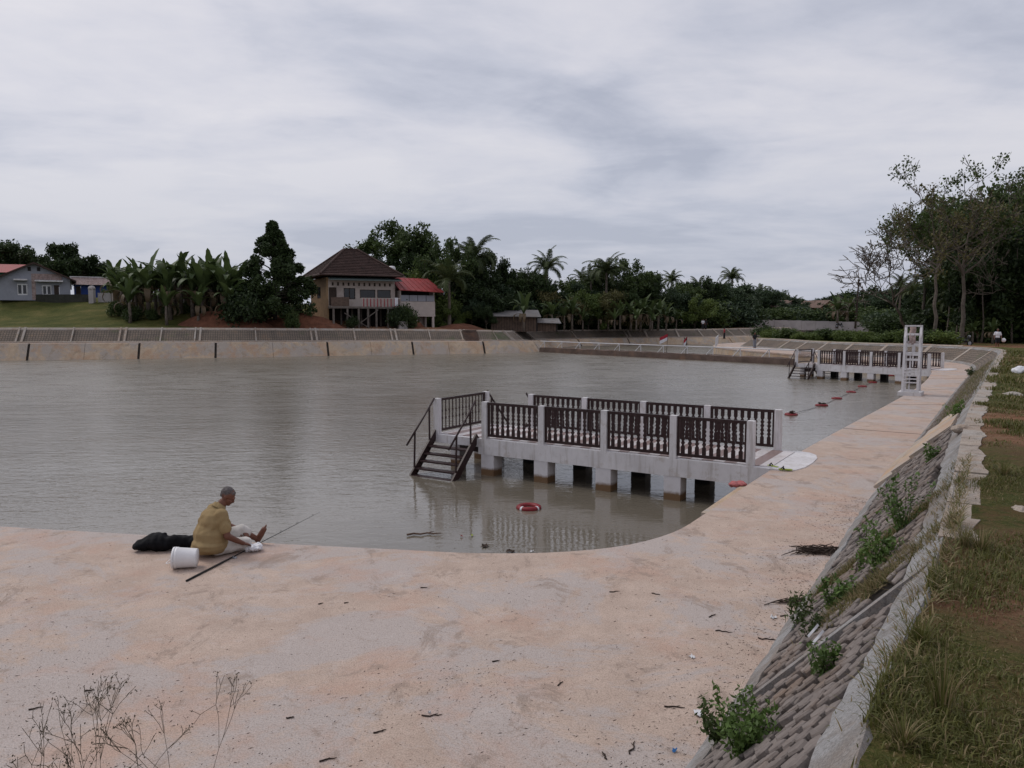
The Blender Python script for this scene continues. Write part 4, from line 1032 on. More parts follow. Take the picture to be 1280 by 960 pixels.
def angler_kit():
    # crumpled plastic bag under the right hand
    c = am((.20, .50, 0)); mb = MB(); rd = random.Random(2)
    mb.ell((0, 0, .05), (.10, .085, .05), 22)
    for k in range(9): a = rd.uniform(0, 6.3); mb.ell((math.cos(a) * .08, math.sin(a) * .07, rd.uniform(.03, .07)), (rd.uniform(.03, .05), rd.uniform(.03, .05), rd.uniform(.025, .04)), 12)
    me = bake('plastic_bag', mb, 'bag_plastic', .007, 1)
    for v in me.vertices:
        v.co += v.normal * (abs(mnoise.noise(v.co * 28)) * .022 - .008)
        if v.co.z < .0: v.co.z = 0
    ob('plastic_bag', me, None, (c.x, c.y, .001), label='crumpled white plastic bag under the hand of the sitting person', cat='bag')
    # long black bag behind
    a, b_ = P(174, 690), P(243, 688); d = b_ - a; mb = MB(); ln = d.length
    for k in range(11):
        x = k / 10; mb.ell((x * ln, .02 * math.sin(k), .075 + .035 * math.sin(min(1, x * 2.2) * 2.4)), (.10, .115 + .035 * math.sin(x * 5 + .6), .07 + .05 * math.sin(min(1, x * 2) * 2.6)), 14)
    mb.ell((.30, .04, .21), (.035, .012, .028)); mb.ell((.02, -.02, .06), (.07, .10, .045))
    me = bake('black_bag', mb, 'black_nylon', .012, 3)
    for v in me.vertices:
        v.co += v.normal * (mnoise.noise(v.co * Vector((9, 16, 16)).length * .5) * .020 + math.sin(v.co.x * 40 + v.co.z * 20) * .004)
        if v.co.z < 0: v.co.z = 0
    ob('duffel_bag', me, None, (a.x, a.y + .06, .001), (0, 0, math.atan2(d.y, d.x)), label='limp black nylon bag lying behind the sitting person', cat='bag')
    # white bucket on its side
    c = P(232, 712); r0, r1, hh = .112, .128, .27
    t = thing('bucket', (c.x - .02, c.y + .06, .131), R(8), label='white plastic bucket with lid and handle lying on its side', cat='bucket'); t.rotation_euler = (0, R(-90 + 3), R(10))
    prof = [(r0 * .2, 0.0), (r0, 0.0), (r0 + .002, .01), (r1 - .002, hh - .05), (r1 + .003, hh - .045), (r1 + .003, hh - .02), (r1, hh - .018)]
    ob('shell', MB().lathe(prof, 32).mesh('shell', 'white_plastic', True), t, (0, 0, -hh / 2))
    ob('lid', MB().lathe([(.02, hh + .004), (r1 - .022, hh + .004), (r1 - .018, hh + .012), (r1 + .001, hh + .012), (r1 + .005, hh - .016)][::-1], 32, None, True).mesh('lid', 'white_plastic', True), t, (0, 0, -hh / 2))
    pts = [(math.cos(q) * .0 + (r1 + .008) * math.sin(q), (r1 + .006) * math.cos(q), hh - .03 + .12 * math.sin(q)) for q in np.linspace(0, math.pi, 15)]
    pts = [(-.06 * math.sin(q), (r1 + .006) * math.cos(q), hh - .03 + .115 * math.sin(q)) for q in np.linspace(0, math.pi, 15)]
    ob('handle', MB().tube(pts, .005, 6).mesh('handle', 'white_plastic', True), t, (0, 0, -hh / 2))
    # fishing rod
    a = P(233, 726, .012); tip = PD(400, 640, 11.9); mid = a.lerp(tip, .33); mid.z = max(.02, mid.z)
    n = 14; pts = []; 
    for k in range(n + 1):
        x = k / n; p = a.lerp(tip, x); pts.append(p)
    r = thing('fishing_rod', tuple(a), 0, label='long black fishing rod laid across the concrete edge', cat='fishing rod')
    loc = [p - a for p in pts]
    ob('blank', MB().tube(loc[4:], [.0075 - .0055 * k / 10 for k in range(len(loc) - 4)], 8).mesh('blank', 'rod_black', True), r)
    ob('grip', MB().tube(loc[:5], [.013, .014, .012, .013, .009], 8).mesh('grip', 'rod_black', True), r)
    for k in (7, 9, 11, 13): ob('line_guide', torus(.012, .002, 12, 5).mesh('line_guide', 'rod_black'), r, tuple(loc[k] + Vector((0, 0, .012))), (R(90), 0, R(25)))
    m = loc[4]; ob('reel', MB().lathe([(.01, -.03), (.026, -.028), (.018, -.02), (.018, .02), (.026, .028), (.01, .03)], 14).mesh('reel', 'motor_silver', True), r, tuple(m + Vector((.02, -.02, -.012))), (R(90), 0, R(60)))
angler_kit()
def figure(name, loc, rz, h, top, bottom, label, walk=.12, group=None, bare=True, armbend=.2):
    """small standing figure for the distance, one continuous body, clothes as children"""
    t = thing('person', loc, rz, label=label, cat='person', group=group); k = h / 1.7
    mb = MB(); V = lambda *a: Vector(a) * k
    mb.ell(V(0, 0, .95), (.15 * k, .105 * k, .13 * k)); mb.ell(V(0, 0, 1.22), (.165 * k, .11 * k, .22 * k)); cap(mb, V(0, 0, 1.38), V(0, .02, 1.50), .06 * k, .05 * k)
    mb.ell(V(0, .02, 1.58), (.078 * k, .095 * k, .115 * k)); mb.ell(V(0, .11, 1.56), (.012 * k, .02 * k, .02 * k))
    for s in (-1, 1):
        sh = V(s * .19, 0, 1.38); el = V(s * .25, .02, 1.10); wr = V(s * .25, armbend, .88)
        cap(mb, sh, el, .05 * k, .04 * k); cap(mb, el, wr, .04 * k, .028 * k); mb.ell(wr + V(0, .02, -.07), (.022 * k, .035 * k, .07 * k), 8)
        kn = V(s * .11, s * walk * .6 + .03, .50); an = V(s * .11, s * walk, .08)
        cap(mb, V(s * .09, 0, .92), kn, .085 * k, .055 * k); cap(mb, kn, an, .055 * k, .035 * k); cap(mb, an + V(0, -.03, -.04), an + V(0, .15, -.045), .035 * k, .03 * k)
    ob('body', bake('body', mb, 'skin', .018 * k, 3), t)
    mb = MB(); mb.ell(V(0, 0, 1.0), (.185 * k, .14 * k, .14 * k)); mb.ell(V(0, 0, 1.22), (.19 * k, .135 * k, .24 * k))
    for s in (-1, 1): cap(mb, V(s * .17, 0, 1.37), V(s * .235, .01, 1.17), .072 * k, .065 * k)
    ob('shirt', bake('shirt', mb, top, .02 * k, 3), t)
    mb = MB(); mb.ell(V(0, 0, .93), (.165 * k, .125 * k, .12 * k))
    for s in (-1, 1): cap(mb, V(s * .09, 0, .9), V(s * .11, s * walk * .45 + .03, .58 if bare else .14), .105 * k, .085 * k)
    ob('trousers', bake('trousers', mb, bottom, .02 * k, 3), t)
    mb = MB(); mb.ell(V(0, -.005, 1.615), (.088 * k, .10 * k, .095 * k)); ob('hair', bake('hair', mb, 'rubber_black', .018 * k, 2), t)
    return t
# ================================================================== VEGETATION KITS
def leafquads(cent, size, rng, up=.35, lw=.55):
    """rhombic leaves at the given centres, random tilt"""
    n = len(cent); a = rng.normal(size=(n, 3)); a /= np.linalg.norm(a, axis=1)[:, None]
    nrm = rng.normal(size=(n, 3)); nrm[:, 2] += up; b = np.cross(a, nrm); b /= np.maximum(np.linalg.norm(b, axis=1), 1e-6)[:, None]
    s = (size * rng.uniform(.6, 1.35, n))[:, None]
    v = np.stack([cent - a * s, cent + b * s * lw, cent + a * s, cent - b * s * lw], 1).reshape(-1, 3)
    return v, np.arange(4 * n).reshape(n, 4)
def skeleton(rng, H_, trunk, r0, nlimb, spread, levels, up=.35, lean=(0, 0), wob=.06, sub=3, shrink=.62, top=True):
    segs = []; tips = []
    n = 7; p = np.zeros(3); pts = [p.copy()]
    for k in range(1, n + 1):
        q = np.array([lean[0] * H_ * trunk * k / n + rng.normal() * wob * H_ * .12, lean[1] * H_ * trunk * k / n + rng.normal() * wob * H_ * .12, H_ * trunk * k / n]); pts.append(q)
    for k in range(n): segs.append((pts[k], pts[k + 1], r0 * (1 - .55 * k / n), r0 * (1 - .55 * (k + 1) / n)))
    def grow(p, d, ln, r, lev):
        d = d / np.linalg.norm(d); q = p
        for k in range(3):
            d2 = d + rng.normal(size=3) * .16 + np.array([0, 0, .06]); d2 /= np.linalg.norm(d2); q2 = q + d2 * ln / 3
            segs.append((q, q2, r * (1 - .25 * k), r * (1 - .25 * (k + 1)))); q = q2; d = d2
            if lev >= 2 or k == 2: tips.append((q.copy(), lev))
        if lev < levels:
            for j in range(sub):
                e = d + rng.normal(size=3) * .62; e[2] += up * .5; grow(q, e, ln * shrink * rng.uniform(.75, 1.2), r * .42, lev + 1)
    for j in range(nlimb):
        f = rng.uniform(.55 if trunk < .45 else .75, 1.0) if j else 1.0; k = min(n - 1, int(f * n)); base = pts[k] + (pts[min(n, k + 1)] - pts[k]) * (f * n - k if k < n else 0)
        az = 2 * math.pi * j / nlimb + rng.uniform(-.5, .5); d = np.array([math.cos(az) * spread, math.sin(az) * spread, up + rng.uniform(0, .5)])
        grow(base, d, H_ * (1 - trunk) * rng.uniform(.42, .62), r0 * .40, 1)
    if top: grow(pts[-1], np.array([lean[0], lean[1], 1.0]), H_ * (1 - trunk) * .52, r0 * .42, 1)
    return segs, tips
def segmesh(name, segs, mat, sides=5, rmin=.012):
    mb = MB()
    for a, b, r, q in segs: mb.tube([a, b], [max(r, rmin), max(q, rmin * .8)], sides if r > .03 else 3, False)
    return mb.mesh(name, mat, True)
def kit_tree(seed, H_, trunk, r0, nlimb, spread, levels, leafmat, nleaf, lsize, clump, bark='bark', up=.35, sub=3, lean=(0, 0), shrink=.62, flat=.75, keep=1.0, rmin=.02):
    rng = np.random.default_rng(seed); segs, tips = skeleton(rng, H_, trunk, r0, nlimb, spread, levels, up, lean, .06, sub, shrink)
    tm = segmesh('trunk', segs, bark, 6, rmin); cm = None
    if nleaf:
        tp = np.array([t for t, l in tips if rng.random() < keep]); 
        c = tp[rng.integers(0, len(tp), nleaf)]
        o_ = rng.normal(size=(nleaf, 3)); o_ /= np.linalg.norm(o_, axis=1)[:, None]; o_ *= (rng.uniform(0, 1, nleaf) ** .45 * clump)[:, None]; o_[:, 2] *= flat
        v, f = leafquads(c + o_, lsize, rng); cm = npmesh('crown', v, f, leafmat)
    zs = np.array([t for t, l in tips]); return dict(t=tm, c=cm, h=float(zs[:, 2].max() + clump * .5))
KIT = {
    'round': kit_tree(11, 9, .26, .22, 7, .9, 3, 'leaf_dark', 15000, .22, 1.0),
    'broad': kit_tree(12, 10, .28, .24, 8, 1.15, 3, 'leaf_mid', 16000, .22, 1.05),
    'tall': kit_tree(13, 13, .36, .24, 8, .75, 3, 'leaf_dark', 17000, .23, 1.05),
    'airy': kit_tree(14, 12, .38, .20, 7, .8, 3, 'leaf_mid', 8500, .22, .85, keep=.7),
    'olive': kit_tree(15, 8, .2, .18, 8, 1.0, 3, 'leaf_brown', 13000, .18, 1.0),
    'light': kit_tree(16, 7, .18, .16, 8, 1.0, 3, 'leaf_light', 12000, .19, .95),
    'blue': kit_tree(17, 10, .26, .2, 8, .95, 3, 'leaf_blue', 16000, .22, 1.1),
    'umbrella': kit_tree(18, 9, .5, .22, 9, 1.7, 3, 'leaf_dark', 14000, .22, .95, up=.15),
}
# dense conical tree beside the house
def kit_cone(seed, H_, Rm, mat, n=30000):
    rng = np.random.default_rng(seed); segs = [(np.zeros(3), np.array([0, 0, H_ * .5]), .2, .12), (np.array([0, 0, H_ * .5]), np.array([0, 0, H_ * .96]), .12, .03)]
    cl = []
    for k in range(170):
        z = H_ * (.12 + .86 * rng.uniform(0, 1) ** 1.15); r = Rm * (1 - ((z / H_ - .12) / .88) ** 1.15) * rng.uniform(.45, 1.15) * (.7 + .3 * min(1, z / (H_ * .25)))
        a = rng.uniform(0, 6.283); c = np.array([r * math.cos(a), r * math.sin(a), z]); cl.append((c, rng.uniform(.30, .80) * (1 - .5 * z / H_)))
        segs.append((np.array([0, 0, z * .85]), c, .05, .015))
    idx = rng.integers(0, len(cl), n); c = np.array([cl[i][0] for i in idx]); rr = np.array([cl[i][1] for i in idx])
    o_ = rng.normal(size=(n, 3)); o_ /= np.linalg.norm(o_, axis=1)[:, None]; o_ *= (rng.uniform(0, 1, n) ** .4 * rr)[:, None]; o_[:, 2] *= 1.25
    v, f = leafquads(c + o_, .15, rng); return dict(t=segmesh('trunk', segs, 'bark_dark', 6, .015), c=npmesh('crown', v, f, mat), h=H_)
KIT['cone'] = kit_cone(21, 9.6, 3.7, 'leaf_dark')
def kit_bush(seed, mat, n=3200, H_=2.4, Rm=1.7, ls=.13):
    rng = np.random.default_rng(seed); segs = []; cl = []
    for k in range(26):
        a = rng.uniform(0, 6.283); r = Rm * rng.uniform(.1, .85); z = H_ * rng.uniform(.25, .85) * (1 - .35 * (r / Rm) ** 2); c = np.array([r * math.cos(a), r * math.sin(a), z]); cl.append(c)
        segs.append((np.array([c[0] * .1, c[1] * .1, 0]), c, .03, .01))
    cl = np.array(cl); c = cl[rng.integers(0, len(cl), n)]; o_ = rng.normal(size=(n, 3)) * .32
    v, f = leafquads(c + o_, ls, rng); v[:, 2] = np.maximum(v[:, 2], 0.0)
    return dict(t=segmesh('stems', segs, 'bark_dark', 4, .012), c=npmesh('foliage', v, f, mat), h=H_)
KIT['bush'] = kit_bush(31, 'leaf_dark'); KIT['bush_mid'] = kit_bush(32, 'leaf_mid'); KIT['bush_light'] = kit_bush(33, 'leaf_light'); KIT['bush_blue'] = kit_bush(34, 'leaf_blue')
# leafless and half-leafless trees
KIT['bare'] = kit_tree(41, 10, .45, .17, 7, .95, 5, None, 0, 0, .3, 'bark', .35, 3, (-.42, 0), .70, rmin=.034)
KIT['bare_wide'] = kit_tree(42, 13, .40, .18, 7, .9, 5, None, 0, 0, .3, 'bark', .4, 3, (0, 0), .66, rmin=.032)
KIT['sparse'] = kit_tree(43, 14.5, .60, .20, 10, 1.1, 4, 'leaf_brown', 2300, .13, .55, 'bark', .35, 3, (-.03, 0), .66, keep=.42, rmin=.032)
KIT['sparse_green'] = kit_tree(44, 17, .52, .26, 10, .85, 4, 'leaf_mid', 7000, .16, .7, 'bark', .35, 3, (.04, 0), .66, keep=.5, rmin=.032)
def plant(kit, x, y, top=None, wide=1.0, sc=None, rz=None, name='tree', label='', cat='tree', group=None, z=None):
    K = KIT[kit]; z = H(x, y) - .03 if z is None else z
    s = sc if sc is not None else max(.15, (top - z) / K['h'])
    t = thing(name, (x, y, z), random.uniform(0, 6.28) if rz is None else rz, label=label, cat=cat, group=group); t.scale = (s * wide, s * wide, s)
    bush = kit.startswith('bush')
    ob('stems' if bush else 'trunk', K['t'], t)
    if K['c']: ob('foliage' if bush else 'crown', K['c'], t)
    return t
def topz(py, D): return PD(640, py, D).z
def at(px, D): return (px - 640) / F * D
# ---- coconut palms
def frond_mesh(seed, L_=4.2, droop=1.0, mat='palm_leaf', nl=44, ll=1.0):
    rng = np.random.default_rng(seed); pts = []; a = R(58); p = np.zeros(3); n = 14
    for k in range(n + 1):
        pts.append(p.copy()); p = p + np.array([math.cos(a), 0, math.sin(a)]) * L_ / n; a -= droop * R(3.6 + .5 * k)
    pts = np.array(pts); V = []; Fc = []
    mb = MB(); mb.tube(pts, [.045 * (1 - .85 * k / n) + .004 for k in range(n + 1)], 4)
    V = [tuple(v) for v in mb.v]; Fc = list(mb.f)
    for s in (-1, 1):
        for k in range(nl):
            f = .10 + .88 * k / (nl - 1); i = min(n - 1, int(f * n)); q = pts[i] + (pts[i + 1] - pts[i]) * (f * n - i); d = pts[i + 1] - pts[i]; d /= np.linalg.norm(d)
            ln = ll * math.sin(math.pi * (.16 + .76 * f)) ** .7 * rng.uniform(.8, 1.1); side = np.array([0, s, 0]); dr = np.array([0, 0, -1])
            w = d * .075; m1 = q + (side * .70 + d * .62 + dr * .12 * rng.uniform(.3, 1.6)) * ln * .55; tip = m1 + (side * .45 + d * .50 + dr * rng.uniform(.25, .8)) * ln * .5
            o = len(V); V += [tuple(q - w * .5), tuple(q + w * .5), tuple(m1 + w * .6), tuple(m1 - w * .4), tuple(tip)]; Fc += [(o, o + 1, o + 2, o + 3), (o + 3, o + 2, o + 4)]
    return MB().add(V, Fc).mesh('frond', mat)
FR = [frond_mesh(1, 4.2, .8), frond_mesh(2, 4.4, 1.05), frond_mesh(3, 4.0, 1.35), frond_mesh(4, 3.8, 1.6)]
def palm(x, y, crown_z, rad, label, group=None, lean=0, seed=0, nf=28):
    rd = random.Random(seed); z0 = H(x, y) - .05; t = thing('coconut_palm', (x, y, z0), 0, label=label, cat='palm tree', group=group); h = crown_z - z0; s = rad / 3.1 * .70
    pts = [(lean * (k / 8) ** 1.6, .15 * math.sin(k * .7), h * k / 8) for k in range(9)]
    ob('trunk', MB().tube(pts, [.24 - .012 * k for k in range(9)], 8).mesh('trunk', 'bark', True), t)
    for k in range(nf):
        el = 1 - k / (nf - 1)        # 1 = upright inner fronds, 0 = hanging outer ones
        o = ob('frond', FR[min(3, int((1 - el) * 3.2 + rd.uniform(0, .8)))], t, (pts[-1][0], pts[-1][1], h - .05))
        o.rotation_euler = (rd.uniform(-.25, .25), R(-28 * el + 34 * (1 - el) + rd.uniform(-15, 15)), k * 2.4 + rd.uniform(-.3, .3)); o.scale = (s * rd.uniform(.75, 1.15),) * 3
    return t
# ---- banana plants
def banana_leaf(seed, L_=2.3, w=.25, droop=1.0, mat='banana_leaf'):
    rng = np.random.default_rng(seed); n = 11; a = R(72); p = np.zeros(3); V = []; Fc = []
    for k in range(n + 1):
        f = k / n; d = np.array([math.cos(a), 0, math.sin(a)]); nrm = np.array([-math.sin(a), 0, math.cos(a)])
        ww = 0.02 if f < .12 else w * math.sin(math.pi * ((f - .10) / .9) ** .75) ** .6 + .01; ww *= rng.uniform(.82, 1.08)
        for s, lift in ((-1, .30), (0, 0), (1, .30)): V.append(tuple(p + np.array([0, s * ww, 0]) + nrm * lift * ww * rng.uniform(.4, 1.2) * abs(s)))
        p = p + d * L_ / n; a -= droop * R(4 + 1.1 * k)
    for k in range(n):
        for j in (0, 1): Fc.append((3 * k + j, 3 * k + j + 1, 3 * k + j + 4, 3 * k + j + 3))
    return MB().add(V, Fc).mesh('leaf', mat, True)
BL = [banana_leaf(1, 2.5, .22, .35), banana_leaf(2, 2.6, .25, .75), banana_leaf(3, 2.4, .25, 1.1), banana_leaf(4, 2.2, .22, 1.5)]
BLD = banana_leaf(5, 1.9, .17, 2.1, 'dry_leaf')
BSTEM = MB().tube([(0, 0, -.05), (.03, .02, .7), (0, .03, 1.4), (.02, 0, 1.8)], [.15, .13, .11, .07], 8).mesh('stem', 'bark', True)
def banana(x, y, h, label, group, seed, z=None):
    rd = random.Random(seed); z = H(x, y) - .03 if z is None else z
    t = thing('banana_plant', (x, y, z), rd.uniform(0, 6.3), label=label, cat='banana plant', group=group); s = h / 3.75; t.scale = (s, s, s)
    ob('stem', BSTEM, t); n = rd.randint(9, 12)
    for k in range(n):
        o = ob('leaf', BL[min(3, int(k / n * 4 + rd.uniform(0, .6)))], t, (0, 0, 1.6 + rd.uniform(-.2, .15))); o.rotation_euler = (rd.uniform(-.15, .15), R(rd.uniform(-14, 10)), k * 2.4 + rd.uniform(-.4, .4)); o.scale = (rd.uniform(.8, 1.12),) * 3
    for k in range(4):
        o = ob('leaf', BLD, t, (0, 0, 1.5)); o.rotation_euler = (0, R(40), rd.uniform(0, 6.3)); o['label'] = 'dry brown hanging leaf'
    return t

# ================================================================== BACKGROUND PLANTING
# dark conical tree and its bush
plant('cone', at(345, 87), 87, topz(277, 87), 1.1, name='fruit_tree', label='dense dark conical tree left of the brown-roofed house')
plant('bush', at(311, 84), 84, topz(361, 84), .85, name='shrub', label='round dark shrub on the red earth mound', cat='shrub')
plant('bush_mid', at(366, 84.5), 84.5, topz(388, 84.5), .6, name='shrub', label='small leafy shrub at the foot of the tan brick wall', cat='shrub')
plant('bush', at(350, 93), 93, topz(372, 93), 1.1, name='shrub', label='dark shrub behind the trunk of the conical tree', cat='shrub')
plant('round', at(365, 99), 99, topz(345, 99), .8, label='small round tree behind the conical tree')
# behind the grey house
for px, D, yt, kit, w in ((6, 122, 297, 'round', 1.0), (52, 130, 318, 'broad', 1.0), (72, 126, 303, 'umbrella', .95), (103, 128, 304, 'umbrella', .9), (28, 138, 322, 'blue', 1.2), (-30, 126, 300, 'broad', 1), (122, 134, 328, 'round', .9), (140, 124, 342, 'broad', .9)):
    plant(kit, at(px, D), D, topz(yt, D), w, label={'round': 'round-crowned', 'broad': 'wide-crowned', 'umbrella': 'flat-topped', 'blue': 'bluish'}[kit] + ' tree behind the grey gabled house', group='trees behind the grey house')
# banana grove
for k, (px, D, yt) in enumerate(((146, 96, 325), (155, 89, 322), (172, 88, 330), (188, 87, 315), (203, 89, 320), (215, 86, 322), (228, 88, 312), (243, 87, 322), (256, 86, 318), (268, 88, 316), (283, 86, 320), (296, 88, 322), (180, 93, 325), (235, 94, 325), (275, 94, 325), (164, 85, 345), (210, 84, 352), (250, 84, 350), (290, 84, 345), (162, 91, 330), (178, 90, 322), (197, 91, 326), (221, 91, 318), (249, 90, 316), (262, 91, 322), (289, 91, 318), (210, 93, 322), (150, 92, 335))):
    x = at(px, D); z = H(x, D); banana(x, D, max(2.6, topz(yt, D) - z - .1), 'banana plant in the grove between the blue building and the conical tree', 'banana plants in the left grove', k)
for px, D, yt, kit, w in ((165, 96, 345, 'olive', .8), (205, 98, 340, 'round', 1.0), (245, 98, 338, 'blue', 1.0), (285, 97, 340, 'round', .9), (150, 99, 350, 'light', .8), (305, 92, 350, 'olive', .7)):
    plant(kit, at(px, D), D, topz(yt, D), w, label='bushy tree standing behind the left banana grove', group='trees behind the left banana grove')
for px, D, yt in ((168, 86, 382), (192, 86, 386), (215, 87, 380), (240, 88.5, 376), (262, 89, 374), (285, 89, 372), (150, 89, 376), (300, 89, 372)):
    plant('bush' if px % 2 else 'bush_mid', at(px, D), D, topz(yt, D), .9, name='shrub', label='low tangled shrub at the foot of the left banana grove', cat='shrub', group='undergrowth of the left banana grove')
# trees behind the brown house
plant('airy', at(500, 116), 116, topz(277, 116), 1.0, label='tall leafy tree rising behind the brown-roofed house')
plant('tall', at(515, 112), 112, topz(295, 112), 1.0, label='broad dark tree behind the red annex roof')
plant('round', at(470, 114), 114, topz(318, 114), .9, label='rounded tree showing left of the tall one behind the brown roof')
plant('light', at(517, 101), 101, topz(334, 101), .8, label='yellow-green bushy tree just behind the red annex roof')
# belt of trees along the far bank
BELT = 'mixed dark tree in the belt along the far bank'
belt = [(556, 102, 298, 'airy', .7), (545, 106, 330, 'tall', .9), (575, 106, 335, 'round', 1), (612, 112, 312, 'tall', .8), (630, 112, 330, 'airy', .8), (603, 110, 345, 'blue', 1), (640, 118, 345, 'olive', 1.1), (655, 112, 342, 'round', .9), (622, 102, 362, 'round', .9),
        (668, 118, 338, 'tall', .9), (700, 122, 350, 'broad', 1), (690, 112, 360, 'olive', 1), (722, 120, 352, 'blue', 1), (745, 124, 340, 'broad', 1), (735, 114, 362, 'light', .9), (785, 124, 322, 'airy', .95), (772, 126, 345, 'round', 1.1), (803, 124, 340, 'tall', 1), (818, 130, 352, 'broad', 1),
        (760, 116, 362, 'olive', 1), (795, 118, 360, 'broad', .9), (835, 128, 358, 'blue', 1), (852, 138, 352, 'broad', 1), (870, 140, 347, 'round', 1), (868, 128, 368, 'light', 1), (888, 146, 352, 'tall', 1), (902, 150, 352, 'blue', 1.1), (917, 152, 362, 'round', 1), (895, 138, 372, 'broad', 1.1),
        (932, 170, 354, 'blue', 1.2), (950, 176, 362, 'tall', 1.1), (560, 98, 372, 'light', .9), (590, 100, 372, 'blue', .9), (608, 98, 380, 'round', .8)]
LOOK = {'round': 'round-crowned dark green', 'broad': 'wide-crowned mid green', 'tall': 'tall dark green', 'airy': 'loose open-crowned', 'olive': 'brownish olive', 'light': 'yellow-green', 'blue': 'bluish green', 'umbrella': 'flat-topped dark'}
def near_what(px):
    for lim, w in ((600, 'beside the red annex'), (700, 'behind the plank shack'), (760, 'left of the dark tin-roofed hut'), (850, 'above the far row of banana plants'), (2000, 'by the end of the grey boundary wall')):
        if px < lim: return w
for px, D, yt, kit, w in belt: plant(kit, at(px, D), D, topz(yt, D), w, label=LOOK[kit] + ' belt tree ' + near_what(px), group='tree belt on the far bank')
# low shrubs closing the belt
for k in range(46):
    px = 545 + k * 8.6; D = np.interp(px, [545, 700, 850, 940], [99, 113, 124, 148]) + random.uniform(-1, 8)
    plant(random.choice(['bush', 'bush_mid', 'bush_blue', 'bush']), at(px, D), D, topz(random.uniform(374, 388), D), 1.25, name='shrub', label='shrub under the far tree belt ' + near_what(px), cat='shrub', group='shrubs under the far tree belt')
# distant wood, right of the belt
for k in range(64):
    px = 925 + k * 5.6; D = random.uniform(165, 235); yt = np.interp(px, [925, 960, 1000, 1050, 1100, 1160, 1290], [357, 362, 371, 371, 362, 350, 330]) + random.uniform(-5, 12)
    plant(random.choice(['blue', 'blue', 'round', 'broad', 'tall']), at(px, D), D, topz(yt, D), 1.25, label='distant bluish tree in the wood beyond the grey boundary wall', group='distant wood beyond the grey wall')
for k in range(36):
    px = 915 + k * 6.2; D = random.uniform(156, 162) if px < 1090 else random.uniform(120, 140)
    plant(random.choice(['bush_blue', 'bush_mid', 'bush_mid']), at(px, D), D, topz(random.uniform(383, 396), D), 1.7, name='shrub', label='green shrub behind the grey boundary wall', cat='shrub', group='shrubs behind the grey wall')
# palms
palm(at(593, 106), 106, topz(324, 106), 4.9, 'tallest coconut palm, right of the red annex roof', seed=1, nf=26)
palm(at(680, 112), 112, topz(338, 112), 4.0, 'coconut palm rising above the plank shack', seed=2, nf=24, lean=.4)
palm(at(757, 118), 118, topz(341, 118), 4.2, 'bushy coconut palm in the middle of the tree belt', seed=3, nf=26)
palm(at(562, 96), 96, topz(352, 96), 4.4, 'young low coconut palm with long arching fronds beside the red annex', seed=4, nf=22)
palm(at(838, 165), 165, topz(352, 165), 3.4, 'slim coconut palm above the right part of the tree belt', seed=5)
palm(at(913, 160), 160, topz(349, 160), 4.0, 'coconut palm standing clear above the belt near the grey boundary wall', seed=6)
for k, (px, D, y, r) in enumerate(((738, 122, 352, 3.2), (948, 190, 368, 3.6), (972, 200, 376, 3.4), (822, 150, 358, 3.0), (872, 150, 360, 3), (990, 210, 382, 3.5), (1012, 200, 388, 3.2), (726, 130, 350, 3.2), (655, 116, 362, 3.3), (1060, 190, 378, 3.4), (1122, 150, 358, 3.8), (1138, 140, 366, 3.4))):
    palm(at(px, D), D, topz(y, D), r, 'lesser coconut palm half hidden among the background trees', 'lesser palms among the trees', seed=20 + k, nf=18)
palm(at(1152, 92), 92, topz(348, 92), 3.6, 'palm fronds spreading behind the straight pale trunk', seed=7, nf=18)
palm(at(1200, 84), 84, topz(378, 84), 4.6, 'low dark palm under the right wood', seed=8, nf=20)
palm(at(1268, 80), 80, topz(372, 80), 4.0, 'broad palm at the right end of the wood', seed=9, nf=18)
# bananas along the far bank
for k, (px, D, yt) in enumerate(((655, 97, 366), (690, 106, 372), (705, 107, 374), (715, 108, 368), (760, 113, 374), (775, 112, 372), (788, 113, 370), (800, 114, 368), (812, 114, 372), (822, 115, 370), (832, 116, 376), (768, 110, 384), (795, 110, 384), (815, 111, 386), (680, 108, 380), (748, 112, 382), (845, 120, 384), (728, 110, 384), (1045, 150, 366), (1058, 152, 364), (1050, 156, 370), (1215, 72, 396), (1240, 70, 398))):
    x = at(px, D); banana(x, D, max(2.4, topz(yt, D) - H(x, D)), ('banana plant in the row along the far bank' if k else 'single banana plant in front of the plank shack') if px < 1000 else 'banana plant among the trees on the right', ('banana plants on the far bank' if k else None) if px < 1000 else 'bananas among the right trees', 60 + k)
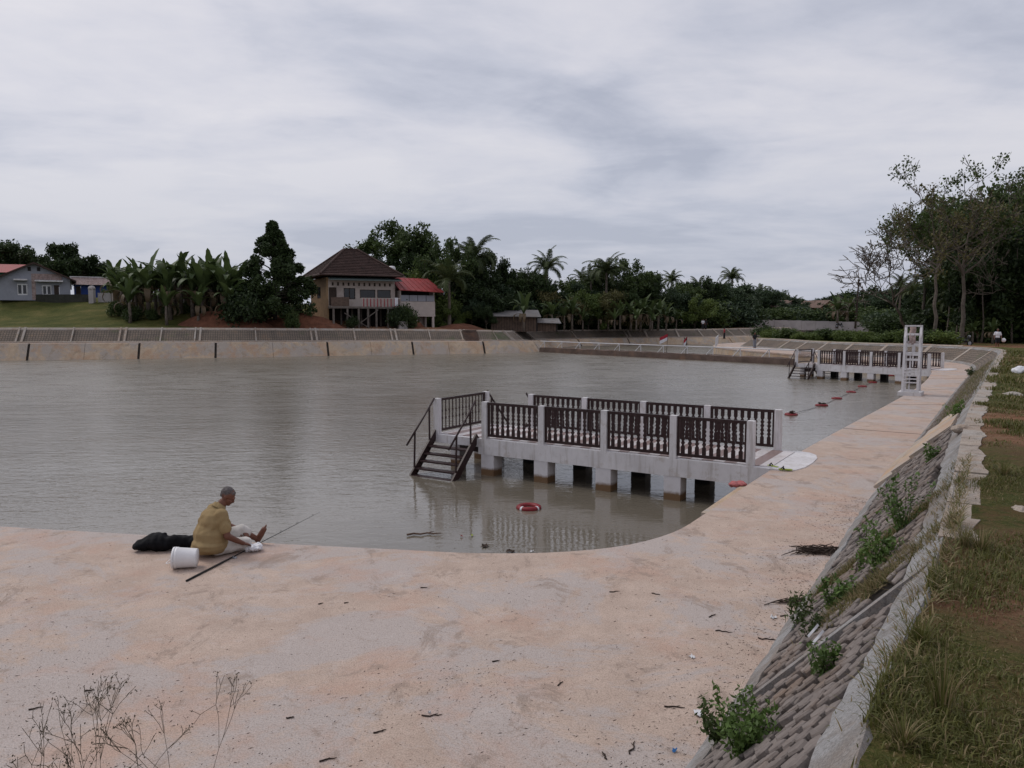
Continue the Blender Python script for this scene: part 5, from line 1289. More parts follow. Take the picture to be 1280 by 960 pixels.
# right wood
plant('bare', at(1138, 86), 86, topz(280, 86), 1.25, rz=R(4), label='leaning leafless tree left of the straight pale trunk')
plant('sparse', at(1168, 69), 69, topz(228, 69), 1.0, rz=R(40), label='straight pale-trunked tree with thin brownish leaves')
plant('sparse_green', at(1204, 72), 72, topz(186, 72), .95, rz=R(160), label='tallest green tree with a bent trunk at the front of the right wood')
plant('bare_wide', at(1283, 74), 74, topz(188, 74), .9, label='leafless tree above the right end of the wood')
RW = 'dark leafy tree in the right wood'
for px, D, yt, kit, w in ((1186, 92, 345, 'tall', .8), (1206, 88, 312, 'tall', .75), (1230, 86, 268, 'tall', .85), (1248, 82, 226, 'airy', .85), (1262, 86, 240, 'tall', .85), (1285, 84, 228, 'airy', .9), (1305, 80, 225, 'tall', .9), (1242, 100, 262, 'tall', .9), (1212, 104, 318, 'round', .9), (1268, 100, 245, 'round', 1), (1292, 95, 250, 'broad', 1), (1325, 82, 240, 'tall', 1), (1190, 112, 345, 'broad', 1), (1165, 118, 356, 'round', 1), (1250, 78, 300, 'round', .8), (1280, 76, 310, 'round', .9), (1222, 76, 330, 'round', .8), (1308, 74, 300, 'round', .9), (1340, 78, 250, 'tall', 1)):
    plant(kit, at(px, D), D, topz(yt, D), w, label=LOOK[kit] + ' tree in the right wood', group='dark trees of the right wood')
for k in range(34):
    px = 1100 + k * 6.6; D = random.uniform(76, 96) if px > 1180 else random.uniform(88, 108)
    plant(random.choice(['bush', 'bush', 'bush_mid']), at(px, D), D, topz(random.uniform(392, 412) if px < 1180 else random.uniform(372, 404), D), 1.3, name='shrub', label='dark undergrowth shrub between the trunks of the right wood', cat='shrub', group='undergrowth of the right wood')
for k, px in enumerate((1226, 1238, 1252, 1264, 1196, 1183)):      # slender trunks in front of the dark
    D = 74 + k % 3 * 2; x = at(px, D); z = H(x, D); h_ = 7 + k % 4; t = thing('sapling', (x, D, z - .05), 0, label='slender pale trunk standing in front of the dark right wood', cat='tree', group='slender trunks of the right wood')
    ob('trunk', MB().tube([(.12 * math.sin(j * 1.1 + k), 0, h_ * j / 6) for j in range(7)], [.10 - .011 * j for j in range(7)], 6).mesh('trunk', 'bark', True), t)
    rng = np.random.default_rng(k); c = np.array([0, 0, h_]) + rng.normal(size=(500, 3)) * .7; v, f = leafquads(c, .18, rng); ob('crown', npmesh('crown', v, f, 'leaf_dark'), t)
# grassy bank top behind the second pier
for k in range(26):
    px = 955 + k * 9.0; D = np.interp(px, [955, 1000, 1060, 1180], [84, 76, 70, 63]) + random.uniform(0, 5)
    plant('bush_light' if k % 3 else 'bush_mid', at(px, D), D, topz(np.interp(px, [955, 1000, 1180], [411, 414, 416]) + random.uniform(-4, 3), D), 1.6, name='weed_clump', label='knee-high green weeds on the bank behind the far pier', cat='weeds', group='weeds on the bank behind the far pier')

# ================================================================== BUILDINGS
def wall_with(mb, x0, x1, z0, z1, y, th, holes):
    """wall in the xz plane with rectangular openings"""
    xs = sorted({x0, x1, *[h[0] for h in holes], *[h[1] for h in holes]}); zs = sorted({z0, z1, *[h[2] for h in holes], *[h[3] for h in holes]})
    for a, b in zip(xs[:-1], xs[1:]):
        for c, d in zip(zs[:-1], zs[1:]):
            if any(h[0] <= (a + b) / 2 <= h[1] and h[2] <= (c + d) / 2 <= h[3] for h in holes): continue
            mb.box(a, b, y, y + th, c, d)
    return mb
def window(parent, x0, x1, z0, z1, y, cols, fr='window_frame', pane='window_glass', fw=.08):
    mb = MB()
    for a in [x0 + (x1 - x0) * k / cols for k in range(cols + 1)]: mb.box(a - fw / 2, a + fw / 2, y - .05, y + .06, z0, z1)
    for z in (z0, z1 - fw): mb.box(x0 + fw / 2, x1 - fw / 2, y - .045, y + .055, z, z + fw)
    w = ob('window', mb.mesh('window', fr), parent)
    for k in range(cols): ob('pane', MB().box(x0 + (x1 - x0) * k / cols + fw / 2, x0 + (x1 - x0) * (k + 1) / cols - fw / 2, y + .0, y + .02, z0 + fw, z1 - fw).mesh('pane', pane), w)
    return w
def brown_house():
    c = PD(409, 397, 88.5); t = thing('brown_house', (c.x, c.y, 0), R(27), label='raised house with steep brown tiled roof, balcony and tan brick side wall', cat='house')
    Wd, Dp = 8.0, 8.2; z0, zf, ze = 1.6, 4.35, 8.0
    mb = MB(); wall_with(mb, .2, Wd, zf, ze - .3, 0, .15, [(.25, 1.15, zf + .1, 6.55), (2.0, 3.3, 5.2, 6.5), (3.9, 5.7, 5.35, 6.35), (6.0, 7.6, 5.35, 6.35)])
    mb.box(Wd, Wd + .15, 0, Dp, zf, ze - .3); mb.box(.2, Wd, Dp, Dp + .15, 1.5, ze - .3); mb.box(.2, Wd, .16, Dp - .01, zf - .15, zf - .01)
    ob('wall', mb.mesh('wall', 'white_wall'), t)
    # tan brick side wall (x = 0) with one window
    s = MB(); m = Matrix.Rotation(R(90), 4, 'Z'); q = MB(); wall_with(q, 0, Dp, z0 + .3, ze - .3, 0, .2, [(3.0, 4.6, 5.4, 6.7)]); s.add([m @ Vector(v) for v in q.v], q.f)
    s.v = [(v[0] + .2, v[1], v[2]) for v in s.v]; ob('side_wall', s.mesh('side_wall', 'tan_brick'), t)['label'] = 'tan brick side wall'
    w = ob('window', MB().add([(0 + dx, y, z) for dx in (-.03, .05) for y, z in ((3.0, 5.4), (4.6, 5.4), (4.6, 6.7), (3.0, 6.7))], [(0, 1, 2, 3), (4, 7, 6, 5)]).mesh('window', 'window_glass'), t)
    ob('mullion', MB().box(-.05, .02, 3.76, 3.84, 5.4, 6.7).mesh('mullion', 'dark_wood'), w)
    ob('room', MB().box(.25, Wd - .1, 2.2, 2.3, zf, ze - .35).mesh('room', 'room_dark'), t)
    for h in ((2.0, 3.3, 5.2, 6.5), (3.9, 5.7, 5.35, 6.35), (6.0, 7.6, 5.35, 6.35)): window(t, *h, .05, 2 if h[1] - h[0] < 1.5 else 1, 'dark_wood')
    ob('door', MB().box(.27, 1.13, .06, .10, zf + .1, 6.53).mesh('door', 'dark_wood'), t)
    # pierced frieze above the windows
    fm = MB().box(-.1, .1, -.02, .0, 6.75, 7.12).mesh('vent', 'dark_wood')
    for k in range(12): ob('vent', fm, t, (.7 + k * .62, -.003, 0))
    # hip roof with tile courses
    ov = .9; ex0, ex1, ey0, ey1 = -ov, Wd + ov, -ov, Dp + ov; rz0, rz1 = ze, 11.25; ax0, ax1, ay = 3.2, 4.8, Dp / 2
    vs = [(ex0, ey0, rz0), (ex1, ey0, rz0), (ex1, ey1, rz0), (ex0, ey1, rz0), (ax0, ay, rz1), (ax1, ay, rz1)]
    rf = ob('roof', MB().add(vs + [(v[0], v[1], v[2] - .12) for v in vs[:4]], [(0, 1, 5, 4), (1, 2, 5), (2, 3, 4, 5), (3, 0, 4), (6, 9, 8, 7), (0, 6, 7, 1), (1, 7, 8, 2), (2, 8, 9, 3), (3, 9, 6, 0)]).mesh('roof', 'roof_tile'), t)
    mb = MB()
    for k in range(1, 16):          # raised course edges on the two seen faces
        f = k / 16; L0 = Vector(vs[0]).lerp(Vector(vs[4]), f); L1 = Vector(vs[1]).lerp(Vector(vs[5]), f); mb.bar(L0 + Vector((0, -.02, .03)), L1 + Vector((0, -.02, .03)), .09, .05)
        L0 = Vector(vs[3]).lerp(Vector(vs[4]), f); L1 = Vector(vs[0]).lerp(Vector(vs[4]), f); mb.bar(L0 + Vector((-.02, 0, .03)), L1 + Vector((-.02, 0, .03)), .09, .05)
    ob('tile_courses', mb.mesh('tile_courses', 'roof_tile'), rf)
    for a, b in ((0, 4), (1, 5), (3, 4), (4, 5)): ob('ridge_cap', MB().tube([Vector(vs[a]) + Vector((0, 0, .05)), Vector(vs[b]) + Vector((0, 0, .07))], .13, 6).mesh('ridge_cap', 'roof_tile'), rf)
    # lower sheet awning across the front
    mb = MB().add([(.1, -1.5, 7.35), (Wd + .6, -1.5, 7.35), (Wd + .6, -.02, 7.75), (.1, -.02, 7.75), (.1, -1.5, 7.29), (Wd + .6, -1.5, 7.29), (Wd + .6, -.02, 7.69), (.1, -.02, 7.69)], [(0, 1, 2, 3), (4, 7, 6, 5), (0, 4, 5, 1), (0, 3, 7, 4), (1, 5, 6, 2)])
    ob('awning', mb.mesh('awning', 'awning_green'), t)
    # balcony
    ob('balcony_floor', MB().box(.1, Wd + .4, -1.5, -.003, zf - .22, zf).mesh('balcony_floor', 'grey_timber'), t)
    rl = ob('balcony_rail', MB().box(3.6, Wd + .3, -1.46, -1.38, zf + .92, zf + 1.0).mesh('balcony_rail', 'white_wall'), t)
    bm_ = MB().box(-.04, .04, -.03, .03, 0, .92).mesh('baluster', 'white_wall'); br = MB().box(-.04, .04, -.03, .03, 0, .92).mesh('baluster', 'cloth_red')
    for k in range(22): ob('baluster', br if k % 2 else bm_, rl, (3.7 + k * .205, -1.42, zf))
    ob('balcony_board', MB().box(.15, 2.2, -1.46, -1.38, zf + .02, zf + 1.05).mesh('balcony_board', 'old_plank'), t)
    ob('hanging_towel', MB().box(7.6, 8.0, -1.52, -1.475, zf + .1, zf + 1.05).mesh('hanging_towel', 'cloth_white'), t)
    # stilts and braces
    for x in (.4, 2.0, 3.3, 4.4, 5.4, 6.8, 8.1):
        for y in (-1.35, 1.5): ob('stilt', MB().box(x - .10, x + .10, y - .1, y + .1, H(c.x + x, c.y + y) - .3, zf - .222).mesh('stilt', 'grey_timber'), t)
    ob('brace', MB().bar((2.5, -1.5, 1.8), (5.6, -1.5, 4.0), .09, .09).mesh('brace', 'grey_timber'), t); ob('brace', MB().bar((1.6, -1.6, 3.6), (4.6, -1.6, 1.8), .09, .09).mesh('brace', 'grey_timber'), t)
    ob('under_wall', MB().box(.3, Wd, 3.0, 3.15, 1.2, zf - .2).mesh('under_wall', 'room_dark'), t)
    ob('water_tank', MB().lathe([(.05, 0), (.5, 0), (.52, .1), (.52, .75), (.40, .95), (.05, 1.0)], 14).mesh('water_tank', 'white_plastic', True), None, (c.x + 5.6, c.y + 12.0, 8.75), label='small white water tank behind the brown roof', cat='water tank')
    # rear wing roof
    mb = MB().add([(7.0, 6.0, 8.0), (13.2, 6.0, 7.6), (13.2, 12, 7.6), (7, 12, 8.0), (7.0, 8.8, 9.6), (11.6, 8.8, 8.9)], [(0, 1, 5, 4), (1, 2, 5), (2, 3, 4, 5), (3, 0, 4)]); ob('rear_roof', mb.mesh('rear_roof', 'roof_tile'), t)
    mb = MB().box(8.3, 12.4, 7, 11, 3.0, 7.9); ob('rear_wall', mb.mesh('rear_wall', 'white_wall'), t)
    # ---- annex with red sheet roof
    a = thing('annex', (c.x, c.y, 0), R(27), label='raised annex with red sheet roof and whitewashed walls beside the brown house', cat='annex')
    x0, x1 = 8.6, 13.0; f0, f1 = 3.6, 6.55
    mb = MB().add([(x0 - .3, -1.3, 6.35), (x1 + .9, -1.3, 6.15), (x1 + .2, 2.6, 7.9), (x0 - .3, 2.6, 8.0), (x0 - .3, -1.3, 6.28), (x1 + .9, -1.3, 6.08), (x1 + .2, 2.6, 7.83), (x0 - .3, 2.6, 7.93)], [(0, 1, 2, 3), (4, 7, 6, 5), (0, 4, 5, 1), (1, 5, 6, 2), (0, 3, 7, 4)])
    rf = ob('roof', mb.mesh('roof', 'roof_red'), a)
    for k in range(9):
        f = k / 8; ob('roof_rib', MB().bar(Vector((x0 - .3 + f * (x1 - x0 + 1.2), -1.3, 6.39 - .2 * f)), Vector((x0 - .3 + f * (x1 - x0 + .5), 2.6, 8.04 - .1 * f)), .06, .05).mesh('roof_rib', 'roof_red'), rf)
    mb = MB(); mb.box(x0, x1, -.6, -.45, f0 - .1, 5.0); mb.box(x0, x0 + .15, -.45, 2.4, f0, 6.3); mb.box(x1 - .15, x1, -.45, 2.4, f0, 6.3); mb.box(x0 + .16, x1 - .16, 2.4, 2.5, 1.5, 7.5)
    ob('wall', mb.mesh('wall', 'white_wall'), a)
    for k in range(4): ob('shutter', MB().box(x0 + .1 + k * 1.07, x0 + 1.1 + k * 1.07, -.56, -.52, 5.03, 5.75).mesh('shutter', 'grey_wall'), a)
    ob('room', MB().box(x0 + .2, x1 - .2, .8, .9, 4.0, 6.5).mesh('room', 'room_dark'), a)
    ob('floor_beam', MB().box(x0, x1, -.65, 2.4, f0 - .4, f0 - .11).mesh('floor_beam', 'white_wall'), a)
    for x in (x0 + .2, x0 + 2.0, x1 - .25):
        for y in (-.5, 2.1): ob('post', MB().box(x - .13, x + .13, y - .13, y + .13, 1.2, f0 - .402).mesh('post', 'white_wall'), a)
    for k, (x, y) in enumerate(((8.9, -1.9), (7.8, -2.2), (2.4, -1.9))):
        m_ = Matrix.Rotation(R(27), 3, 'Z') @ Vector((x, y, 0)); plant('bush' if k else 'bush_mid', c.x + m_.x, c.y + m_.y, (4.6, 4.3, 3.2)[k], .7, name='shrub', label=('tall leafy shrub in front of the annex', 'bushy shrub below the balcony', 'shrub beside the stilts of the brown house')[k], cat='shrub')
    mb = MB().box(-.5, .5, -.3, .3, 0, .9); m_ = Matrix.Rotation(R(27), 3, 'Z') @ Vector((8.2, -2.5, 0)); ob('well_block', mb.mesh('well_block', 'block_wall'), None, (c.x + m_.x, c.y + m_.y, H(c.x + m_.x, c.y + m_.y) - .05), (0, 0, R(27)), label='small pale concrete block beside the stilts', cat='block')
brown_house()
def grey_house():
    D = 98; zb = 5.55; A = R(31); w = 7.8; Lx, Ly = -63.8, 96.0
    t = thing('grey_house', (Lx, Ly, zb), A, label='grey gabled house with white windows behind the mossy wall', cat='house')
    ze, zr = 2.55, 4.45; z_ = lambda py: topz(py, D) - zb
    def X(px): u = (px - 640) / F; return (u * Ly - Lx) / (math.cos(A) - math.sin(A) * u)
    mb = MB(); holes = [(X(26), X(38), z_(369), z_(355)), (X(57), X(68), z_(369), z_(356)), (X(71.5), X(78), z_(369), z_(356))]
    wall_with(mb, 0, w, -.3, ze, 0, .15, holes); mb.box(0, .15, .16, 8, -.3, ze); mb.box(w - .15, w, .16, 8, -.3, ze)
    mb.add([(0, 0, ze), (w, 0, ze), (w / 2, 0, zr), (0, .15, ze), (w, .15, ze), (w / 2, .15, zr)], [(0, 1, 2), (5, 4, 3)])
    ob('wall', mb.mesh('wall', 'grey_wall'), t)
    window(t, *holes[0], .05, 2, pane='window_glass', fw=.16); window(t, *holes[1], .05, 2, fw=.16)
    ob('door', MB().box(holes[2][0] + .02, holes[2][1] - .02, .04, .08, holes[2][2], holes[2][3]).mesh('door', 'dark_wood'), t)
    for a, b, py in ((X(22), X(39), 350), (X(48), X(83), 351)): ob('canopy', MB().box(a, b, -.8, -.002, z_(py) - .1, z_(py) + .08).mesh('canopy', 'white_paint'), t)
    ob('stone_cladding', MB().box(X(44), X(49), -.03, -.003, -.2, z_(342)).box(X(49) + .002, X(82), -.03, -.003, z_(349.5), z_(342)).mesh('stone_cladding', 'stone_tile'), t)
    mb = MB()
    for sx, xe in ((-1, -.7), (1, w + .7)): mb.add([(xe, -.7, ze - .28), (w / 2, -.7, zr + .06), (w / 2, 8, zr + .06), (xe, 8, ze - .28), (xe, -.7, ze - .48), (w / 2, -.7, zr - .16), (w / 2, 8, zr - .16), (xe, 8, ze - .48)], [(0, 1, 2, 3), (4, 7, 6, 5), (0, 4, 5, 1), (0, 3, 7, 4), (3, 2, 6, 7)])
    ob('roof', mb.mesh('roof', 'roof_tile'), t)
    for sx in (-1, 1):
        ob('gable_vent', MB().box(w / 2 + sx * .5 - .18, w / 2 + sx * .5 + .18, -.02, -.003, zr - 1.05, zr - .55).mesh('gable_vent', 'room_dark'), t)
    # neighbour with red roof
    r = thing('red_roofed_house', (at(-26, 110), 110, 5.6), R(20), label='house with red sheet roof and green wall at the left of the grey house', cat='house')
    ob('roof', MB().add([(-6, -1, 3.9), (7.5, -1, 3.9), (7.5, 4, 5.35), (-6, 4, 5.35), (7.5, 8, 4), (-6, 8, 4)], [(0, 1, 2, 3), (3, 2, 4, 5)]).mesh('roof', 'roof_red'), r)
    ob('wall', MB().box(-5.5, 7, -.4, 7.5, -.4, 3.95).mesh('wall', 'green_wall'), r)
    # blue building
    D2 = 103; b = thing('blue_building', (at(93, D2), D2, 5.45), R(28), label='low blue building with patterned roof edge beside the grey house', cat='building'); w2 = 6.2
    mb = MB(); wall_with(mb, .3, w2, -.3, 2.0, 0, .15, [(.5, 1.1, -.3, 1.8)]); mb.box(.3, .45, .16, 6, -.3, 2.0); mb.box(w2 - .15, w2, .16, 6, -.3, 2); ob('wall', mb.mesh('wall', 'blue_wall'), b)
    ob('door', MB().box(.52, 1.08, .05, .1, -.3, 1.78).mesh('door', 'dark_wood'), b)
    mb = MB().add([(-.1, -.8, 2.0), (w2 + .3, -.8, 2.0), (w2 + .3, .2, 3.0), (-.1, .2, 3.0), (w2 + .3, 6.5, 3.0), (-.1, 6.5, 3.0)], [(0, 1, 2, 3), (3, 2, 4, 5)]); ob('roof', mb.mesh('roof', 'stone_tile'), b)
    ob('ridge', MB().bar((-.15, .2, 3.06), (w2 + .3, .2, 3.06), .2, .12).mesh('ridge', 'white_paint'), b); ob('gutter', MB().box(-.1, .08, -.85, -.6, 1.3, 2.9).mesh('gutter', 'white_paint'), b)
    # mossy garden wall and pillar
    D3 = 98; xs = [at(p, D3) for p in (-60, 0, 60, 113)]; g = thing('garden_wall', (0, 0, 0), 0, label='low dark mossy garden wall above the grass slope', cat='wall')
    for a, c_ in zip(xs[:-1], xs[1:]):
        z = H((a + c_) / 2, D3); ob('wall_section', MB().box(a + .01, c_ - .01, D3, D3 + .2, z - .8, topz(368, D3)).mesh('wall_section', 'mossy_wall'), g)
    xp = at(121, D3); zt = topz(357.5, D3); z = H(xp, D3)
    p = thing('gate_pillar', (xp, D3 - .5, z - .3), 0, label='pale concrete gate pillar with rounded cap at the end of the garden wall', cat='pillar')
    ob('shaft', MB().box(-.30, .30, -.3, .3, 0, zt - z - .1).mesh('shaft', 'block_wall'), p); ob('cap', MB().lathe([(.42, zt - z - .1), (.42, zt - z + .05), (.3, zt - z + .25), (.05, zt - z + .32)], 14).mesh('cap', 'block_wall'), p)
    fw = thing('yard_wall', (0, 0, 0), 0, label='pale low yard wall half hidden behind the banana plants', cat='wall')
    for k in range(9):
        a, c_ = at(127 + k * 17, D3), at(143 + k * 17, D3); zc = H((a + c_) / 2, D3); ob('wall_section', MB().box(a, c_, D3 - .3, D3 - .12, zc - .4, zc + (1.1, 1.5)[k % 2]).mesh('wall_section', ('block_wall', 'white_wall')[k % 2]), fw)
grey_house()
def shacks():
    def shack(px0, px1, D, y0, y1, label, dep=4, drop=.5):
        x0, x1 = at(px0, D), at(px1, D); z = H((x0 + x1) / 2, D); zt = topz(y0, D); ze = topz(y1, D)
        t = thing('plank_shack', (x0, D, z - .1), R(3), label=label, cat='shack'); w = x1 - x0; h_ = ze - z
        n = int(w / .34); me = [MB().box(0, .30, 0, .03, 0, h_ * k).mesh('plank', 'old_plank') for k in (1, .97, .94)]
        for k in range(n): ob('plank', me[k % 3], t, (k * .34, (k % 2) * .03, 0))
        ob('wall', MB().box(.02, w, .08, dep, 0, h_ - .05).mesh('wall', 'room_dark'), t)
        zz = zt - z + .1
        ob('roof', MB().add([(-.4, -.6, h_ + .02), (w + .4, -.6, h_ - drop * .2), (w + .4, dep, zz), (-.4, dep, zz), (-.4, -.6, h_ - .05), (w + .4, -.6, h_ - drop * .2 - .07), (w + .4, dep, zz - .07), (-.4, dep, zz - .07)], [(0, 1, 2, 3), (4, 7, 6, 5), (0, 4, 5, 1), (1, 5, 6, 2), (0, 3, 7, 4)]).mesh('roof', 'roof_tin'), t)
    shack(614, 672, 98, 387, 394, 'long plank shack with rusty tin roof on the far bank')
    shack(672, 697, 99, 398, 402, 'small lean-to joined to the plank shack', 2.5)
    shack(742, 770, 119, 374, 381, 'dark hut with tin roof among the banana plants')
shacks()
def far_houses():
    def hut(px, D, w, ridge, eave, roofm, wallm, label):
        x = at(px, D); z = H(x, D); t = thing('far_house', (x, D, z), R(20), label=label, cat='house'); zr, ze = topz(ridge, D) - z, topz(eave, D) - z
        ob('wall', MB().box(-w / 2, w / 2, 0, 7, -.3, ze).add([(-w / 2, 0, ze), (w / 2, 0, ze), (0, 0, zr - .15), (-w / 2, 7, ze), (w / 2, 7, ze), (0, 7, zr - .15)], [(0, 1, 2), (5, 4, 3)]).mesh('wall', wallm), t)
        ob('roof', MB().add([(-w / 2 - .6, -.6, ze - .3), (0, -.6, zr), (w / 2 + .6, -.6, ze - .3), (-w / 2 - .6, 7.6, ze - .3), (0, 7.6, zr), (w / 2 + .6, 7.6, ze - .3)], [(0, 1, 4, 3), (1, 2, 5, 4)]).mesh('roof', roofm), t)
        ob('window', MB().box(-.6, .6, -.05, -.01, ze - 1.6, ze - .5).mesh('window', 'window_glass'), t)
    hut(988, 172, 5.5, 375, 382, 'roof_orange', 'white_wall', 'far house with orange roof between distant trees')
    hut(1034, 168, 4.6, 375, 383, 'roof_orange', 'tan_brick', 'far brick house with pale gable among distant trees')
    hut(893, 142, 6, 384, 393, 'roof_orange', 'old_plank', 'low hut with reddish roof at the foot of the tree belt')
    # boundary wall
    g = thing('boundary_wall', (0, 0, 0), 0, label='long pale grey boundary wall across the red earth', cat='wall'); D0, D1 = 150, 150
    tops = [398.5, 399.5, 400.3, 400.8, 401.2, 401.6, 402, 402.4, 402.8, 403]; pxs = np.linspace(916, 1086, 11)
    for k in range(10):
        a, b = at(pxs[k], 150), at(pxs[k + 1], 150); z = H((a + b) / 2, 150)
        ob('wall_section', MB().box(a + .02, b - .02, 150, 150.2, z - .6, topz(tops[k] - .6, 150)).mesh('wall_section', 'block_wall'), g)
    # leaning utility pole
    x = at(1068, 150); z = H(x, 150); t = thing('utility_pole', (x, 150, z), 0, label='dark utility pole above the distant trees', cat='pole'); hp = topz(349, 150) - z
    ob('shaft', MB().tube([(0, 0, -.1), (.35, 0, hp)], [.22, .14], 8).mesh('shaft', 'dark_wood'), t); ob('head', MB().box(.1, .75, -.2, .2, hp - 1.2, hp - .7).box(.2, .55, -.15, .15, hp - .4, hp).mesh('head', 'dark_wood'), t)
far_houses()
# red earth mounds
def mound(px, D, w, h, seed, label, dp=3.0):
    rng = random.Random(seed); x = at(px, D); z = H(x, D); n = 22; vs = []; 
    for i in range(n):
        for j in range(n):
            u, v = i / (n - 1) * 2 - 1, j / (n - 1) * 2 - 1; r = math.hypot(u, v); k = max(0, 1 - r) ** .8; k = k * k * (3 - 2 * k)
            vs.append((u * w, v * dp, h * k + (mnoise.noise(Vector((u * 3 + seed, v * 3, 1))) * .25 + mnoise.noise(Vector((u * 9, v * 9 + seed, 1))) * .10) * h * min(1, k * 3) - .25 * (r > .98) + (H(x + u * w, D + v * dp) - z)))
    fs = [(i * n + j, (i + 1) * n + j, (i + 1) * n + j + 1, i * n + j + 1) for i in range(n - 1) for j in range(n - 1)]
    ob('earth_mound', MB().add(vs, fs).mesh('earth_mound', 'red_earth', True), None, (x, D, z - .02), label=label, cat='earth mound')
mound(285, 85.0, 5.6, 1.9, 1, 'broad red earth mound under the shrub', 2.4); mound(378, 87.4, 5.5, 1.6, 2, 'red earth bank below the tan brick wall', 2.2); mound(575, 95.5, 3.5, .7, 3, 'low red earth heap right of the annex'); mound(517, 93, 1.6, .9, 4, 'small red heap under the annex', 1.0)

# ================================================================== PEOPLE AND MOTORBIKES FAR OFF
def gz(x, y): return H(x, y)
x, D = at(1246, 60), 60
wp = figure('person', (x, D, H(x, D) + .01), R(160), 1.62, 'cloth_white', 'cloth_dark', 'person in white and blue shirt and dark shorts walking on the bank', .16)
ob('shirt_patch', MB().ell((.10, -.10, 1.28), (.10, .06, .12)).mesh('shirt_patch', 'cloth_blue', True), wp)
mb = MB(); mb.ell((0, 0, 0), (.17, .14, .17), 16); hb = bake('helmet', mb, 'white_plastic', .02, 2)
ob('carried_bag', hb, None, (x + .42, D - .1, H(x, D) + .72), label='white bag carried by the walking person', cat='bag')
for px, D, rz, h_, a, b, lab in ((943, 77.5, 200, 1.62, 'cloth_dark', 'cloth_grey', 'person in dark shirt standing on the far walkway corner'),):
    x = at(px, D); figure('person', (x, D, 0), R(rz), h_, a, b, lab, .05, None, False)
for k, (px, D, a, b, lab) in enumerate(((878, 118, 'cloth_white', 'cloth_dark', 'distant person in pale shirt on the far bank top'), (881.5, 119, 'cloth_dark', 'cloth_dark', 'distant person in black beside one in pale shirt'))):
    x = at(px, D); figure('person', (x, D, H(x, D)), R(180 + 30 * k), 1.6, a, b, lab, .05, None, False)
x = at(905, 109.5); figure('person', (x, 109.5, WTOP(WS[nearest(WC, Vector((x, 108, 0)))]) - .02), R(90), 1.6, 'cloth_red', 'cloth_dark', 'distant person in dark red on the far path', .1, None, False)
def motorbike(px, D, rz, label, sil='motor_silver'):
    x = at(px, D); t = thing('motorbike', (x, D, H(x, D)), rz, label=label, cat='motorbike')
    for wx in (-.62, .62):
        w = ob('wheel', torus(.235, .055, 22, 8).mesh('wheel', 'rubber_black', True), t, (wx, 0, .29), (R(90), 0, 0)); ob('rim', MB().lathe([(.02, -.03), (.17, -.02), (.17, .02), (.02, .03)], 14).mesh('rim', sil), w)
    ob('body', bake('body', MB().ell((.12, 0, .52), (.42, .12, .17)).ell((-.42, 0, .68), (.36, .11, .10)).ell((.5, 0, .72), (.14, .13, .24)), 'motor_black', .025, 3), t)
    ob('seat', bake('seat', MB().ell((-.28, 0, .80), (.40, .12, .06)), 'rubber_black', .02, 2), t)
    ob('fairing', bake('fairing', MB().ell((-.62, 0, .72), (.25, .10, .07)).ell((.56, 0, .88), (.10, .14, .12)), sil, .02, 2), t)
    ob('handlebar', MB().tube([(.42, -.34, 1.02), (.5, -.1, .98), (.5, .1, .98), (.42, .34, 1.02)], .016, 6).mesh('handlebar', 'motor_black'), t)
    ob('fork', MB().tube([(.48, 0, .95), (.64, 0, .29)], .035, 6).mesh('fork', 'motor_silver'), t)
    for s in (-1, 1): ob('mirror', MB().ell((.40, s * .3, 1.18), (.02, .06, .045), 8).tube([(.42, s * .28, 1.02), (.40, s * .3, 1.18)], .008, 5).mesh('mirror', 'motor_black'), t)
    return t
motorbike(1187, 66, R(170), 'black motorbike parked left of the bent trunk'); motorbike(1204, 65, R(15), 'second dark motorbike with silver tail parked under the bent trunk')
mb_ = motorbike(954, 148, R(60), 'distant motorbike on the red earth before the grey wall')
mb_2 = motorbike(1048, 148, R(20), 'distant parked motorbike by the right part of the grey wall')
